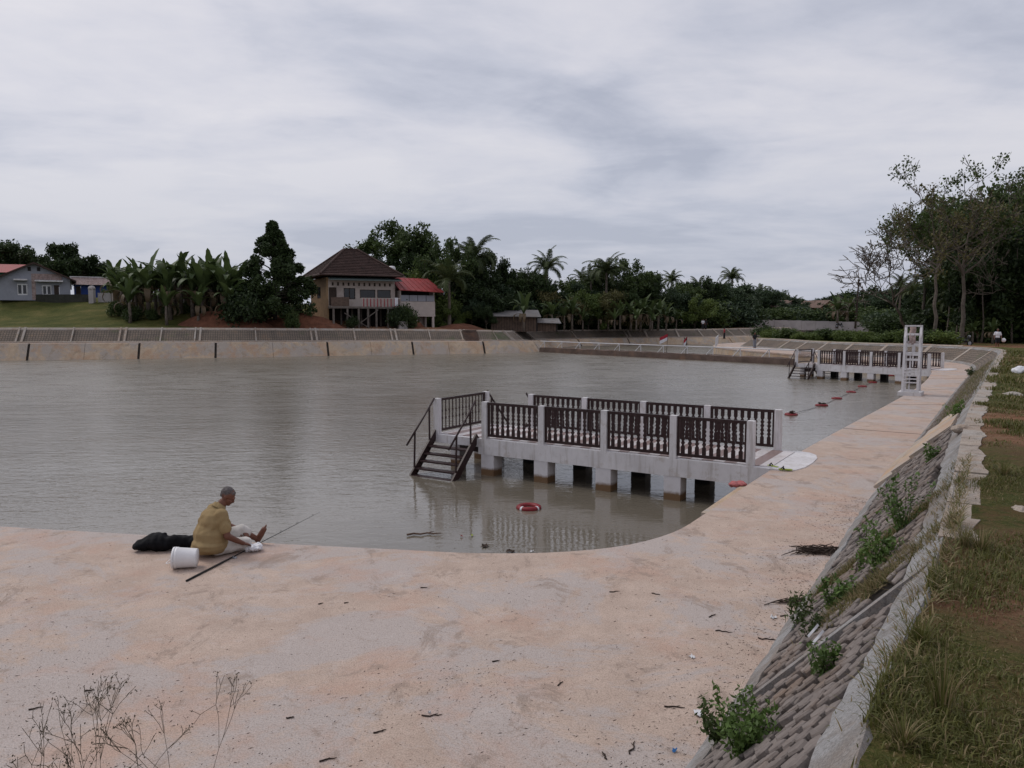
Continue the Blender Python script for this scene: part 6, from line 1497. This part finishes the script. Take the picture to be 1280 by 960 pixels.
# ================================================================== NEAR VEGETATION
def grass_patch():
    rng = np.random.default_rng(5); V = []; Fc = {'grass_blade': [], 'grass_dry': []}; VV = {'grass_blade': [], 'grass_dry': []}
    bands = [(S0 - 2.5, S0 + 5, 0.1, 5, 1500, .0026, .045), (S0 + 5, S0 + 14, 0.1, 6, 420, .005, .05), (S0 - 2.5, S0 + 4, 0.0, 4.5, 3600, .0030, .075), (S0 + 4, S0 + 12, 0.0, 6, 1200, .0055, .075), (S0 + 12, S0 + 26, 0.0, 6, 260, .011, .13), (S0 + 26, S0 + 46, 0.0, 6, 70, .022, .16)]
    for s0, s1, d0, d1, dens, wd, ln in bands:
        n = int((s1 - s0) * (d1 - d0) * dens); s = rng.uniform(s0, s1, n); d = d0 + (d1 - d0) * rng.uniform(0, 1, n) ** 1.15
        bx = np.interp(s, BS, TC[:, 0]) + np.interp(s, BS, BN[:, 0]) * d; by = np.interp(s, BS, TC[:, 1]) + np.interp(s, BS, BN[:, 1]) * d
        pn = np.array([mnoise.noise(Vector((x * .75, y * .75, 2))) + .55 * mnoise.noise(Vector((x * 2.3, y * 2.3, 7))) for x, y in zip(bx, by)])
        cov = covermap(np.c_[bx, by]); edge = np.interp(d, [0, .18, .32, .9], [-.40, -.15, .24, .30])
        keep = pn + (cov - .62) * 1.8 + edge + rng.normal(0, .14, n) + (.45 if ln < .06 else 0) + np.interp(s, [S0 + .6, S0 + 1.4], [.35, 0]) > .0
        bx, by, pn = bx[keep], by[keep], pn[keep]; d = d[keep]; sk = s[keep]; m = len(bx)
        bz = hgt(np.c_[bx, by]) + np.array([mnoise.noise(Vector((x * 1.1, y * 1.1, 5))) * .05 + mnoise.noise(Vector((x * .35, y * .35, 9))) * .06 for x, y in zip(bx, by)]) * np.clip(d / 1.2, 0, 1) + .005 + near_lift(sk) * np.interp(d, [0, .2, .4, 3], [.6, .7, 1, 0])
        tall = ln * np.clip(.55 + 1.1 * pn, .35, 1.6) * rng.uniform(.5, 1.4, m); az = rng.uniform(0, 6.283, m); be = rng.uniform(.2, 1.1, m)
        w = wd * rng.uniform(.7, 1.4, m); dx, dy = np.cos(az), np.sin(az); px_, py_ = -dy * w, dx * w
        b0 = np.c_[bx - px_, by - py_, bz]; b1 = np.c_[bx + px_, by + py_, bz]
        mx, my, mz = bx + dx * tall * be * .35, by + dy * tall * be * .35, bz + tall * .62
        m0 = np.c_[mx - px_ * .7, my - py_ * .7, mz]; m1 = np.c_[mx + px_ * .7, my + py_ * .7, mz]
        tx = np.c_[bx + dx * tall * be, by + dy * tall * be, bz + tall * (1.02 - .35 * be)]
        dry = rng.uniform(0, 1, m) < np.clip((.26 if ln > .06 else .5) - .30 * pn, .12, .8)
        for key, sel in (('grass_blade', ~dry), ('grass_dry', dry)):
            v = np.stack([b0[sel], b1[sel], m1[sel], m0[sel], tx[sel], tx[sel] + np.c_[px_[sel], py_[sel], 0 * px_[sel]] * .1], 1); o = sum(len(a) for a in VV[key]) // 1
            k = np.arange(len(v))[:, None] * 6 + o; VV[key].append(v.reshape(-1, 3)); Fc[key].append(np.concatenate([k + np.array([[0, 1, 2, 3]]), k + np.array([[3, 2, 5, 4]])]))
    for key, nm in (('grass_blade', 'grass'), ('grass_dry', 'dry_grass')):
        ob(nm, npmesh(nm, np.concatenate(VV[key]), np.concatenate(Fc[key]), key), None, kind='stuff', label='green grass blades on the bank top' if nm == 'grass' else 'dry straw-coloured grass on the bank top', cat='grass')
grass_patch()
def _sgrid():
    pts = [slope_pt(ss, tt) for ss in np.arange(S0 - 1.5, S0 + 45, .12) for tt in np.arange(.0, 1.05, .07)]; uv = []
    for q in pts:
        d = q - Vector((0, 0, CAMZ)); f = d.y * math.cos(TH) - d.z * math.sin(TH)
        uv.append((640 + F * d.x / f, 480 - F * (d.y * math.sin(TH) + d.z * math.cos(TH)) / f) if f > .3 else (-9e3, -9e3))
    return np.array(uv), pts
SGRID = _sgrid()
def slope_weed(px, py, h, n, seed, label, leafm='weed_leaf', ls=.045, spread=.16):
    ls *= .52
    """leafy weed rooted between blocks; (px, py) is its foot in the photograph"""
    base = SGRID[1][int(np.argmin((SGRID[0][:, 0] - px) ** 2 + (SGRID[0][:, 1] - py) ** 2))]; rng = np.random.default_rng(seed); segs = []; cs = []
    for k in range(n):
        a = rng.uniform(0, 6.283); ln = h * rng.uniform(.55, 1.0); p = np.array([rng.normal() * .02, rng.normal() * .02, -.02]); d = np.array([math.cos(a) * spread, math.sin(a) * spread, .25])
        m = 7
        for j in range(m):
            d2 = d / np.linalg.norm(d) + rng.normal(size=3) * .10 + np.array([0, 0, .12]); q = p + d2 / np.linalg.norm(d2) * ln / m; segs.append((p, q, .004 * (1 - j / m * .6), .004 * (1 - (j + 1) / m * .6)))
            for r in range(7 if j else 2): cs.append(p + (q - p) * rng.uniform(0, 1) + rng.normal(size=3) * ls * 1.0)
            p = q; d = d2
        for r in range(4): cs.append(p + rng.normal(size=3) * ls * .5)
    t_ = thing('weed', tuple(base), 0, label=label, cat='plant'); ob('stems', segmesh('stems', segs, 'leaf_mid', 3, .002), t_)
    v, f = leafquads(np.array(cs), ls, rng, .8, .42); ob('leaves', npmesh('leaves', v, f, leafm), t_)
slope_weed(1130, 668, .62, 11, 1, 'tall upright weed growing high on the paved slope below the grass edge', spread=.10)
slope_weed(1078, 715, .70, 5, 2, 'thin tall weed rooted low on the paved slope', spread=.08)
slope_weed(1096, 712, .42, 14, 3, 'bushy round weed beside the thin tall one on the slope', spread=.18)
slope_weed(1042, 765, .34, 16, 4, 'low dense weed clump in the muddy cross channel of the slope', spread=.22)
slope_weed(1000, 780, .44, 6, 5, 'dark spindly weed at the slope foot above the apron', 'leaf_mid', .05, .13)
slope_weed(1015, 792, .26, 6, 6, 'small weed just under the spindly one on the slope', 'leaf_mid', .035, .15)
slope_weed(1025, 842, .26, 7, 7, 'short broad-leaved weed halfway up the near slope', 'weed_leaf', .045, .16)
slope_weed(935, 945, .40, 24, 8, 'bright green weed clump at the foot of the near slope', 'weed_leaf', .040, .18)
slope_weed(905, 930, .36, 14, 9, 'dark grassy weed left of the bright green clump', 'leaf_mid', .045, .25)
slope_weed(1165, 578, .30, 7, 10, 'small weed in the joint beside the cement ramp', 'weed_leaf', .05, .2)
slope_weed(1195, 520, .35, 8, 11, 'leafy weed on the slope beyond the cement ramp', 'weed_leaf', .06, .25)
slope_weed(1215, 470, .5, 9, 12, 'weed near the far end of the paved slope', 'leaf_mid', .09, .3)
# dry creeping grass in the cross channel and spilling over the coping
def creep(name, pts, n, seed, mats, ln=.10, label=''):
    rng = np.random.default_rng(seed); V = {m: [] for m in mats}
    for k in range(n):
        s, t, rs, rt = pts[rng.integers(0, len(pts))]; q = slope_pt(s + rng.normal() * rs, min(1.08, max(.0, t + rng.normal() * rt)), .0); a = rng.uniform(0, 6.283); l = ln * rng.uniform(.4, 1.4); w = .0035
        d = Vector((math.cos(a), math.sin(a), rng.uniform(.1, 1.2))).normalized() * l; sd = Vector((-math.sin(a), math.cos(a), 0)) * w
        m = mats[0] if rng.random() < .6 else mats[-1]; V[m].append([q - sd, q + sd, q + d * .6 + sd * .8, q + d * .6 - sd * .8, q + d + Vector((0, 0, -l * .1))])
    mb = None; me = bpy.data.meshes.new(name); vs = []; fs = []; mi = []
    for i, m in enumerate(mats):
        me.materials.append(M[m])
        for q in V[m]: o = len(vs); vs += [tuple(v) for v in q]; fs += [(o, o + 1, o + 2, o + 3), (o + 3, o + 2, o + 4)]; mi += [i, i]
    me.from_pydata(vs, [], fs); me.polygons.foreach_set('material_index', mi); me.update()
    ob(name, me, None, kind='stuff', label=label, cat='grass')
sr = s_at(1003, 757); sr2 = s_at(905, 900)
creep('creeping_grass', [(sr, t, .10, .06) for t in np.linspace(.15, .95, 9)] + [(sr2 + .9, t, .16, .06) for t in np.linspace(.45, 1.0, 8)] + [(s, .99, .25, .05) for s in np.arange(S0 - 1.2, S0 + 5, .9)], 11000, 4, ['grass_dry', 'grass_blade'], .09, 'dry creeping grass in the joints of the near slope')
creep('slope_grass', [(s, t, .5, .10) for s in np.arange(s_at(1135, 563), s_at(1203, 478), .7) for t in (.45, .6, .8)] , 6000, 6, ['grass_blade', 'grass_dry'], .22, 'green grass grown over the slope beyond the cement ramp')
# tall grass tussocks on the bank
def tussock(px, py, h, n, seed, label, mats=('grass_blade', 'grass_dry'), z=1.5, fan=.5):
    p = P(px, py, z); p.z = H(p.x, p.y); rng = np.random.default_rng(seed); p.z += .03; h *= .6; t = thing('grass_tussock', tuple(p), 0, label=label, cat='grass')
    for part, m, k in (('blades', mats[0], int(n * .6)), ('dry_blades', mats[1], n - int(n * .6))):
        vs = []; fs = []
        for j in range(k):
            a = rng.uniform(0, 6.283); l = h * rng.uniform(.5, 1.1); sp = fan * rng.uniform(.15, 1); w = .003; d = np.array([math.cos(a), math.sin(a), 0]); sd = np.array([-math.sin(a), math.cos(a), 0]) * w; b = d * rng.uniform(0, .04)
            q = [b + d * l * sp * f ** 1.7 + np.array([0, 0, l * (f - .30 * sp * f * f)]) for f in (0, .4, .75, 1)]; o = len(vs)
            for i, c in enumerate(q): vs += [tuple(c - sd * (1 - i * .3)), tuple(c + sd * (1 - i * .3))]
            fs += [(o + 2 * i, o + 2 * i + 1, o + 2 * i + 3, o + 2 * i + 2) for i in range(3)]
        ob(part, MB().add(vs, fs).mesh(part, m), t)
tussock(1177, 900, .50, 70, 1, 'tall straggly grass tussock on the red soil'); tussock(1150, 815, .30, 120, 2, 'dense green tussock hanging over the coping edge', ('grass_blade', 'grass_blade'), 1.5, .8)
tussock(1225, 700, .34, 160, 3, 'thick green tussock beside the bare soil patch', ('grass_blade', 'grass_dry'), 1.48, .8); tussock(1205, 690, .30, 120, 4, 'green tussock right at the edge of the coping', ('grass_blade', 'grass_dry'), 1.48, .9)
tussock(1255, 600, .30, 140, 5, 'dark tussock on the bank beside the cement ramp', ('grass_blade', 'grass_dry'), 1.48, 1.0); tussock(1130, 935, .20, 110, 6, 'flattened tussock above the white broken coping', ('grass_blade', 'grass_dry'), 1.5, 1.2)
# dead flowering stalks at the bottom left
def dead_plant():
    rng = np.random.default_rng(9); base = np.array([-.80, 1.36, H(-.80, 1.36) - .02]); t = thing('dead_weed', tuple(base), 0, label='dry branching weed with tiny seed heads in front of the apron', cat='plant'); segs = []; heads = []
    def br(p, d, ln, r, lev):
        d = d / np.linalg.norm(d)
        for k in range(4):
            d2 = d + rng.normal(size=3) * .09; d2 /= np.linalg.norm(d2); q = p + d2 * ln / 4; segs.append((p, q, r, r * .85)); p = q; d = d2; r *= .88
            if lev == 1 and rng.random() < .75: br(p, d + rng.normal(size=3) * .5, ln * .25, r * .5, 3)
        if lev < 5:
            for j in range(3 if lev < 4 else 2): br(p, d + rng.normal(size=3) * .42 + np.array([0, 0, .1]), ln * (.36 if lev == 1 else .5), r * .6, lev + 1)
        else: heads.append(p)
    for tgt, k in (((85, 905), .9), ((190, 872), 1.0), ((245, 875), 1.0), ((225, 915), .8), ((270, 930), .7), ((60, 945), .7)):
        e = np.array(PD(tgt[0], tgt[1], 1.5 + rng.uniform(-.1, .25))) - base; ln = np.linalg.norm(e); br(np.zeros(3), e, ln * .66, .0024, 1)
    ob('stems', segmesh('stems', segs, 'dry_stem', 4, .0007), t)
    v, f = leafquads(np.repeat(np.array(heads), 3, 0) + rng.normal(size=(len(heads) * 3, 3)) * .005, .0026, rng, .3, .6); ob('seed_heads', npmesh('seed_heads', v, f, 'dry_stem'), t)
dead_plant()

# ================================================================== LITTER ON THE APRON
def debris():
    rng = np.random.default_rng(12); mb = MB()
    for k in range(5600):
        if k < 2000: x, y = rng.uniform(0, 1000), 960 - 290 * rng.uniform(0, 1) ** 1.4
        elif k < 3900:
            s = rng.uniform(S0 - .5, S0 + 9); q = slope_pt(s, 0); n_ = Vector((np.interp(s, BS, BN[:, 0]), np.interp(s, BS, BN[:, 1]), 0)); q = q - n_ * abs(rng.normal() * .35 + .12); x = None
        else:
            c = [(600, 850, 45, 14), (930, 720, 60, 25), (560, 880, 90, 20), (1000, 640, 60, 15), (880, 900, 50, 35), (760, 760, 120, 30), (90, 830, 70, 40), (820, 690, 100, 20)][rng.integers(0, 8)]; x, y = c[0] + rng.normal() * c[2], c[1] + rng.normal() * c[3]
        if x is not None:
            if y < 640: continue
            q = P(x, y)
        l = .0025 + (.020 * rng.uniform(0, 1) ** 5 if not (2000 <= k < 3900) else .022 * rng.uniform(0, 1) ** 2); a = rng.uniform(0, 3.14); d = Vector((math.cos(a), math.sin(a), 0)) * l
        dl = LC[nearest(LC, q)]
        if (q - Vector(dl)).length < .12 or not inview(q, 30): continue
        w = rng.uniform(.0008, .0022) if l > .006 else rng.uniform(.001, .003); sd = Vector((-d.y, d.x, 0)).normalized() * w; z = .004
        mb.add([q + d + Vector((0, 0, z)), q + sd + Vector((0, 0, z + .003)), q - d + Vector((0, 0, z)), q - sd + Vector((0, 0, z * .5))], [(0, 1, 2, 3)])
    ob('leaf_litter', mb.mesh('leaf_litter', 'dead_root'), None, kind='stuff', label='dry leaf crumbs scattered over the concrete apron', cat='litter')
debris()
def twig(px, py, ln, ang, seed, label, z=0, r=.006, mat='dead_root', nm='twig', cat='twig'):
    rd = random.Random(seed); q = P(px, py, z); pts = [(ln * (k / 5 - .5), rd.uniform(-.08, .08) * ln, r + abs(rd.gauss(0, .2)) * r) for k in range(6)]
    mb = MB().tube(pts, [r, r, r * .9, r * .8, r * .7, r * .4], 6); a = rd.randint(2, 3); mb.tube([pts[a], (pts[a][0] + ln * .2, pts[a][1] + ln * .16, r)], [r * .6, r * .3], 5)
    ob(nm, mb.mesh(nm, mat), None, (q.x, q.y, q.z), (0, 0, R(ang)), label=label, cat=cat)
TW = 'short dry twig lying on the concrete apron'
for k, (x, y, l, a) in enumerate(((475, 915, .10, 30), (410, 950, .12, 20), (363, 898, .06, 10), (620, 827, .07, 20), (45, 886, .10, 25), (112, 864, .08, 15), (540, 895, .16, 5), (843, 884, .16, -5), (755, 945, .10, 100), (790, 935, .18, 70), (433, 754, .05, 20), (401, 755, .06, 40), (768, 740, .12, 10), (820, 743, .10, -30), (905, 790, .16, -20), (960, 800, .18, -15), (700, 855, .09, 60), (530, 735, .08, 10), (890, 770, .12, 40), (980, 770, .10, 25))): twig(x, y, l, a, k, TW)
for o in [o for o in bpy.data.objects if o.name.startswith('twig')]: o['group'] = 'dry twigs on the apron'
def root_heap(px, py, n, w, seed, label, h=.05, z=0):
    rd = random.Random(seed); q = P(px, py, z); mb = MB()
    for k in range(n):
        a = rd.uniform(0, 3.14); l = rd.uniform(.06, .22); c = Vector((rd.gauss(0, w), rd.gauss(0, w * .4), rd.uniform(.0, h))); d = Vector((math.cos(a), math.sin(a) * .6, rd.uniform(-.15, .15))) * l
        p0, p1 = c - d, c + d; p0.z = max(.004, p0.z); p1.z = max(.004, p1.z); mb.tube([p0, (p0 + p1) / 2 + Vector((0, 0, rd.uniform(0, .02))), p1], [.004, .007, .003], 5)
    ob('root_heap', mb.mesh('root_heap', 'dead_root'), None, (q.x, q.y, q.z), (0, 0, R(10)), label=label, cat='debris')
root_heap(1022, 690, 110, .16, 1, 'dark heap of dead roots on the apron at the slope foot'); root_heap(1000, 752, 30, .10, 2, 'thin scatter of dead stems near the slope foot', .02)
def scrap(px, py, w, seed, mat, label, z=0, nm='litter_scrap', cat='litter', hh=.02):
    rd = random.Random(seed); q = P(px, py, z); n = 6; vs = []
    for i in range(n):
        for j in range(n): vs.append(((i / 5 - .5) * w + rd.gauss(0, w * .04), (j / 5 - .5) * w * .6 + rd.gauss(0, w * .04), abs(rd.gauss(0, hh * .6)) + .003))
    o = ob(nm, MB().add(vs, [(i * n + j, (i + 1) * n + j, (i + 1) * n + j + 1, i * n + j + 1) for i in range(5) for j in range(5)]).mesh(nm, mat, True), None, (q.x, q.y, q.z), (0, 0, rd.uniform(0, 3)), label=label, cat=cat); return o
scrap(873, 893, .10, 1, 'litter_white', 'crumpled white paper at the foot of the near slope'); scrap(967, 773, .06, 2, 'litter_white', 'small white scrap beside the slope foot')
scrap(843, 940, .035, 3, 'litter_blue', 'tiny blue wrapper on the apron by the slope foot'); scrap(865, 822, .06, 4, 'litter_white', 'pale flattened scrap on the apron'); scrap(537, 892, .02, 5, 'litter_white', 'tiny white crumb among dry leaves on the apron')
for k, (s, t, lab) in enumerate(((S0 + .55, .50, 'white plastic strip caught between the slope blocks'), (S0 + .95, .42, 'white paper strip lower on the slope blocks'))):
    q = slope_pt(s, t, .05); rd = random.Random(k); vs = [(x * .04 - .06, y * .018, .01 * math.sin(x * 1.7 + y)) for x in range(5) for y in range(2)]
    o = ob('litter_scrap', MB().add(vs, [(2 * i, 2 * i + 2, 2 * i + 3, 2 * i + 1) for i in range(4)]).mesh('litter_scrap', 'litter_white', True), None, tuple(q), (R(30), R(-20), R(40)), label=lab, cat='litter')
# white broken coping lump at the bottom edge and stones by the verge
def rock(px, py, z, r, seed, mat, label, nm='stone', fl=.6):
    mb = MB().ell((0, 0, 0), (r, r * .75, r * fl), 16); me = mb.mesh(nm, mat, False)
    for v in me.vertices: v.co *= 1 + .5 * mnoise.noise(v.co / r * 1.1 + Vector((seed, 0, 0))) + .22 * mnoise.noise(v.co / r * 3.5 + Vector((seed, 0, 0)))
    q = P(px, py, z); ob(nm, me, None, (q.x, q.y, H(q.x, q.y) + r * fl * .25), (0, 0, seed), label=label, cat='stone')
rock(1207, 537, 1.5, .20, 2, 'coping_concrete', 'flat broken concrete lump at the top of the cement ramp', fl=.35)
rock(1275, 640, 1.5, .10, 4, 'coping_concrete', 'pale stone on the grassy bank'); rock(1262, 497, 1.45, .20, 5, 'coping_concrete', 'small stone in the grass beyond the cement ramp', fl=.4)
# white plastic on the bank, far right
mb = MB(); mb.ell((0, 0, .12), (.24, .17, .13), 18); me = bake('plastic_bag', mb, 'bag_plastic', .02, 1)
for v in me.vertices: v.co += v.normal * mnoise.noise(v.co * 9) * .05
q = P(1275, 473.5, 1.25); ob('plastic_bag', me, None, (q.x, q.y, H(q.x, q.y)), label='white plastic bag dropped on the bank grass', cat='bag')
# sandals on the ramp, pink cloth on the ledge
def sandal(px, py, rz, label, z=.03):
    q = P(px, py, z); t = thing('sandal', (q.x, q.y, z - .008), R(rz), label=label, cat='sandal')
    ol = [(.0, -.13), (.035, -.12), (.04, -.05), (.034, .02), (.05, .08), (.035, .125), (0, .135), (-.03, .12), (-.045, .07), (-.033, .0), (-.038, -.06), (-.03, -.12)]; k = len(ol)
    ob('sole', MB().add([(x, y, 0) for x, y in ol] + [(x, y, .022) for x, y in ol], [tuple(range(k - 1, -1, -1)), tuple(range(k, 2 * k))] + [(i, (i + 1) % k, (i + 1) % k + k, i + k) for i in range(k)]).mesh('sole', 'sandal_green'), t)
    ob('strap', MB().tube([(-.04, .02, .015), (-.02, .05, .06), (.0, .09, .025), (.02, .05, .06), (.042, .02, .015)], .009, 6).tube([(-.045, .05, .015), (0, .04, .075), (.05, .05, .015)], .010, 6).mesh('strap', 'rubber_black', True), t)
sandal(966, 583, 30, 'yellow-green sandal standing on the white ramp'); sandal(982, 587, 70, 'black-strapped sandal beside its mate at the ramp edge')
mb = MB()
for k in range(5): mb.ell((.09 * math.sin(k * 2.1), .06 * math.cos(k * 1.7), .03), (.12, .09, .045), 14)
me = bake('cloth', mb, 'cloth_pink', .014, 1)
for v in me.vertices: v.co += v.normal * mnoise.noise(v.co * 14) * .035
q = P(921, 607, -.2); ob('crumpled_cloth', me, None, (q.x, q.y, -.2), label='crumpled pink cloth on the ledge beside the pier', cat='cloth')
# floating bits by the near shore
twig(530, 668, .62, 8, 31, 'floating brown stick near the apron edge', WZ + .01, .018, 'driftwood', 'floating_stick', 'stick')
for k, (x, y, m, lab, w) in enumerate(((577, 671, 'cloth_pink', 'reddish scrap afloat near the apron edge', .05), (590, 670, 'sandal_green', 'yellowish scrap afloat near the apron edge', .06), (606, 683, 'dead_root', 'dark leaf raft afloat against the apron', .16), (638, 690, 'dead_root', 'second dark leaf raft touching the apron', .14), (665, 690, 'litter_white', 'pale yellow scrap at the corner of the apron', .06), (867, 448, 'dead_root', 'dark lump floating in front of the weir', .5))):
    scrap(x, y, w, 40 + k, m, lab, WZ + .005, 'floating_scrap', 'litter', .03)
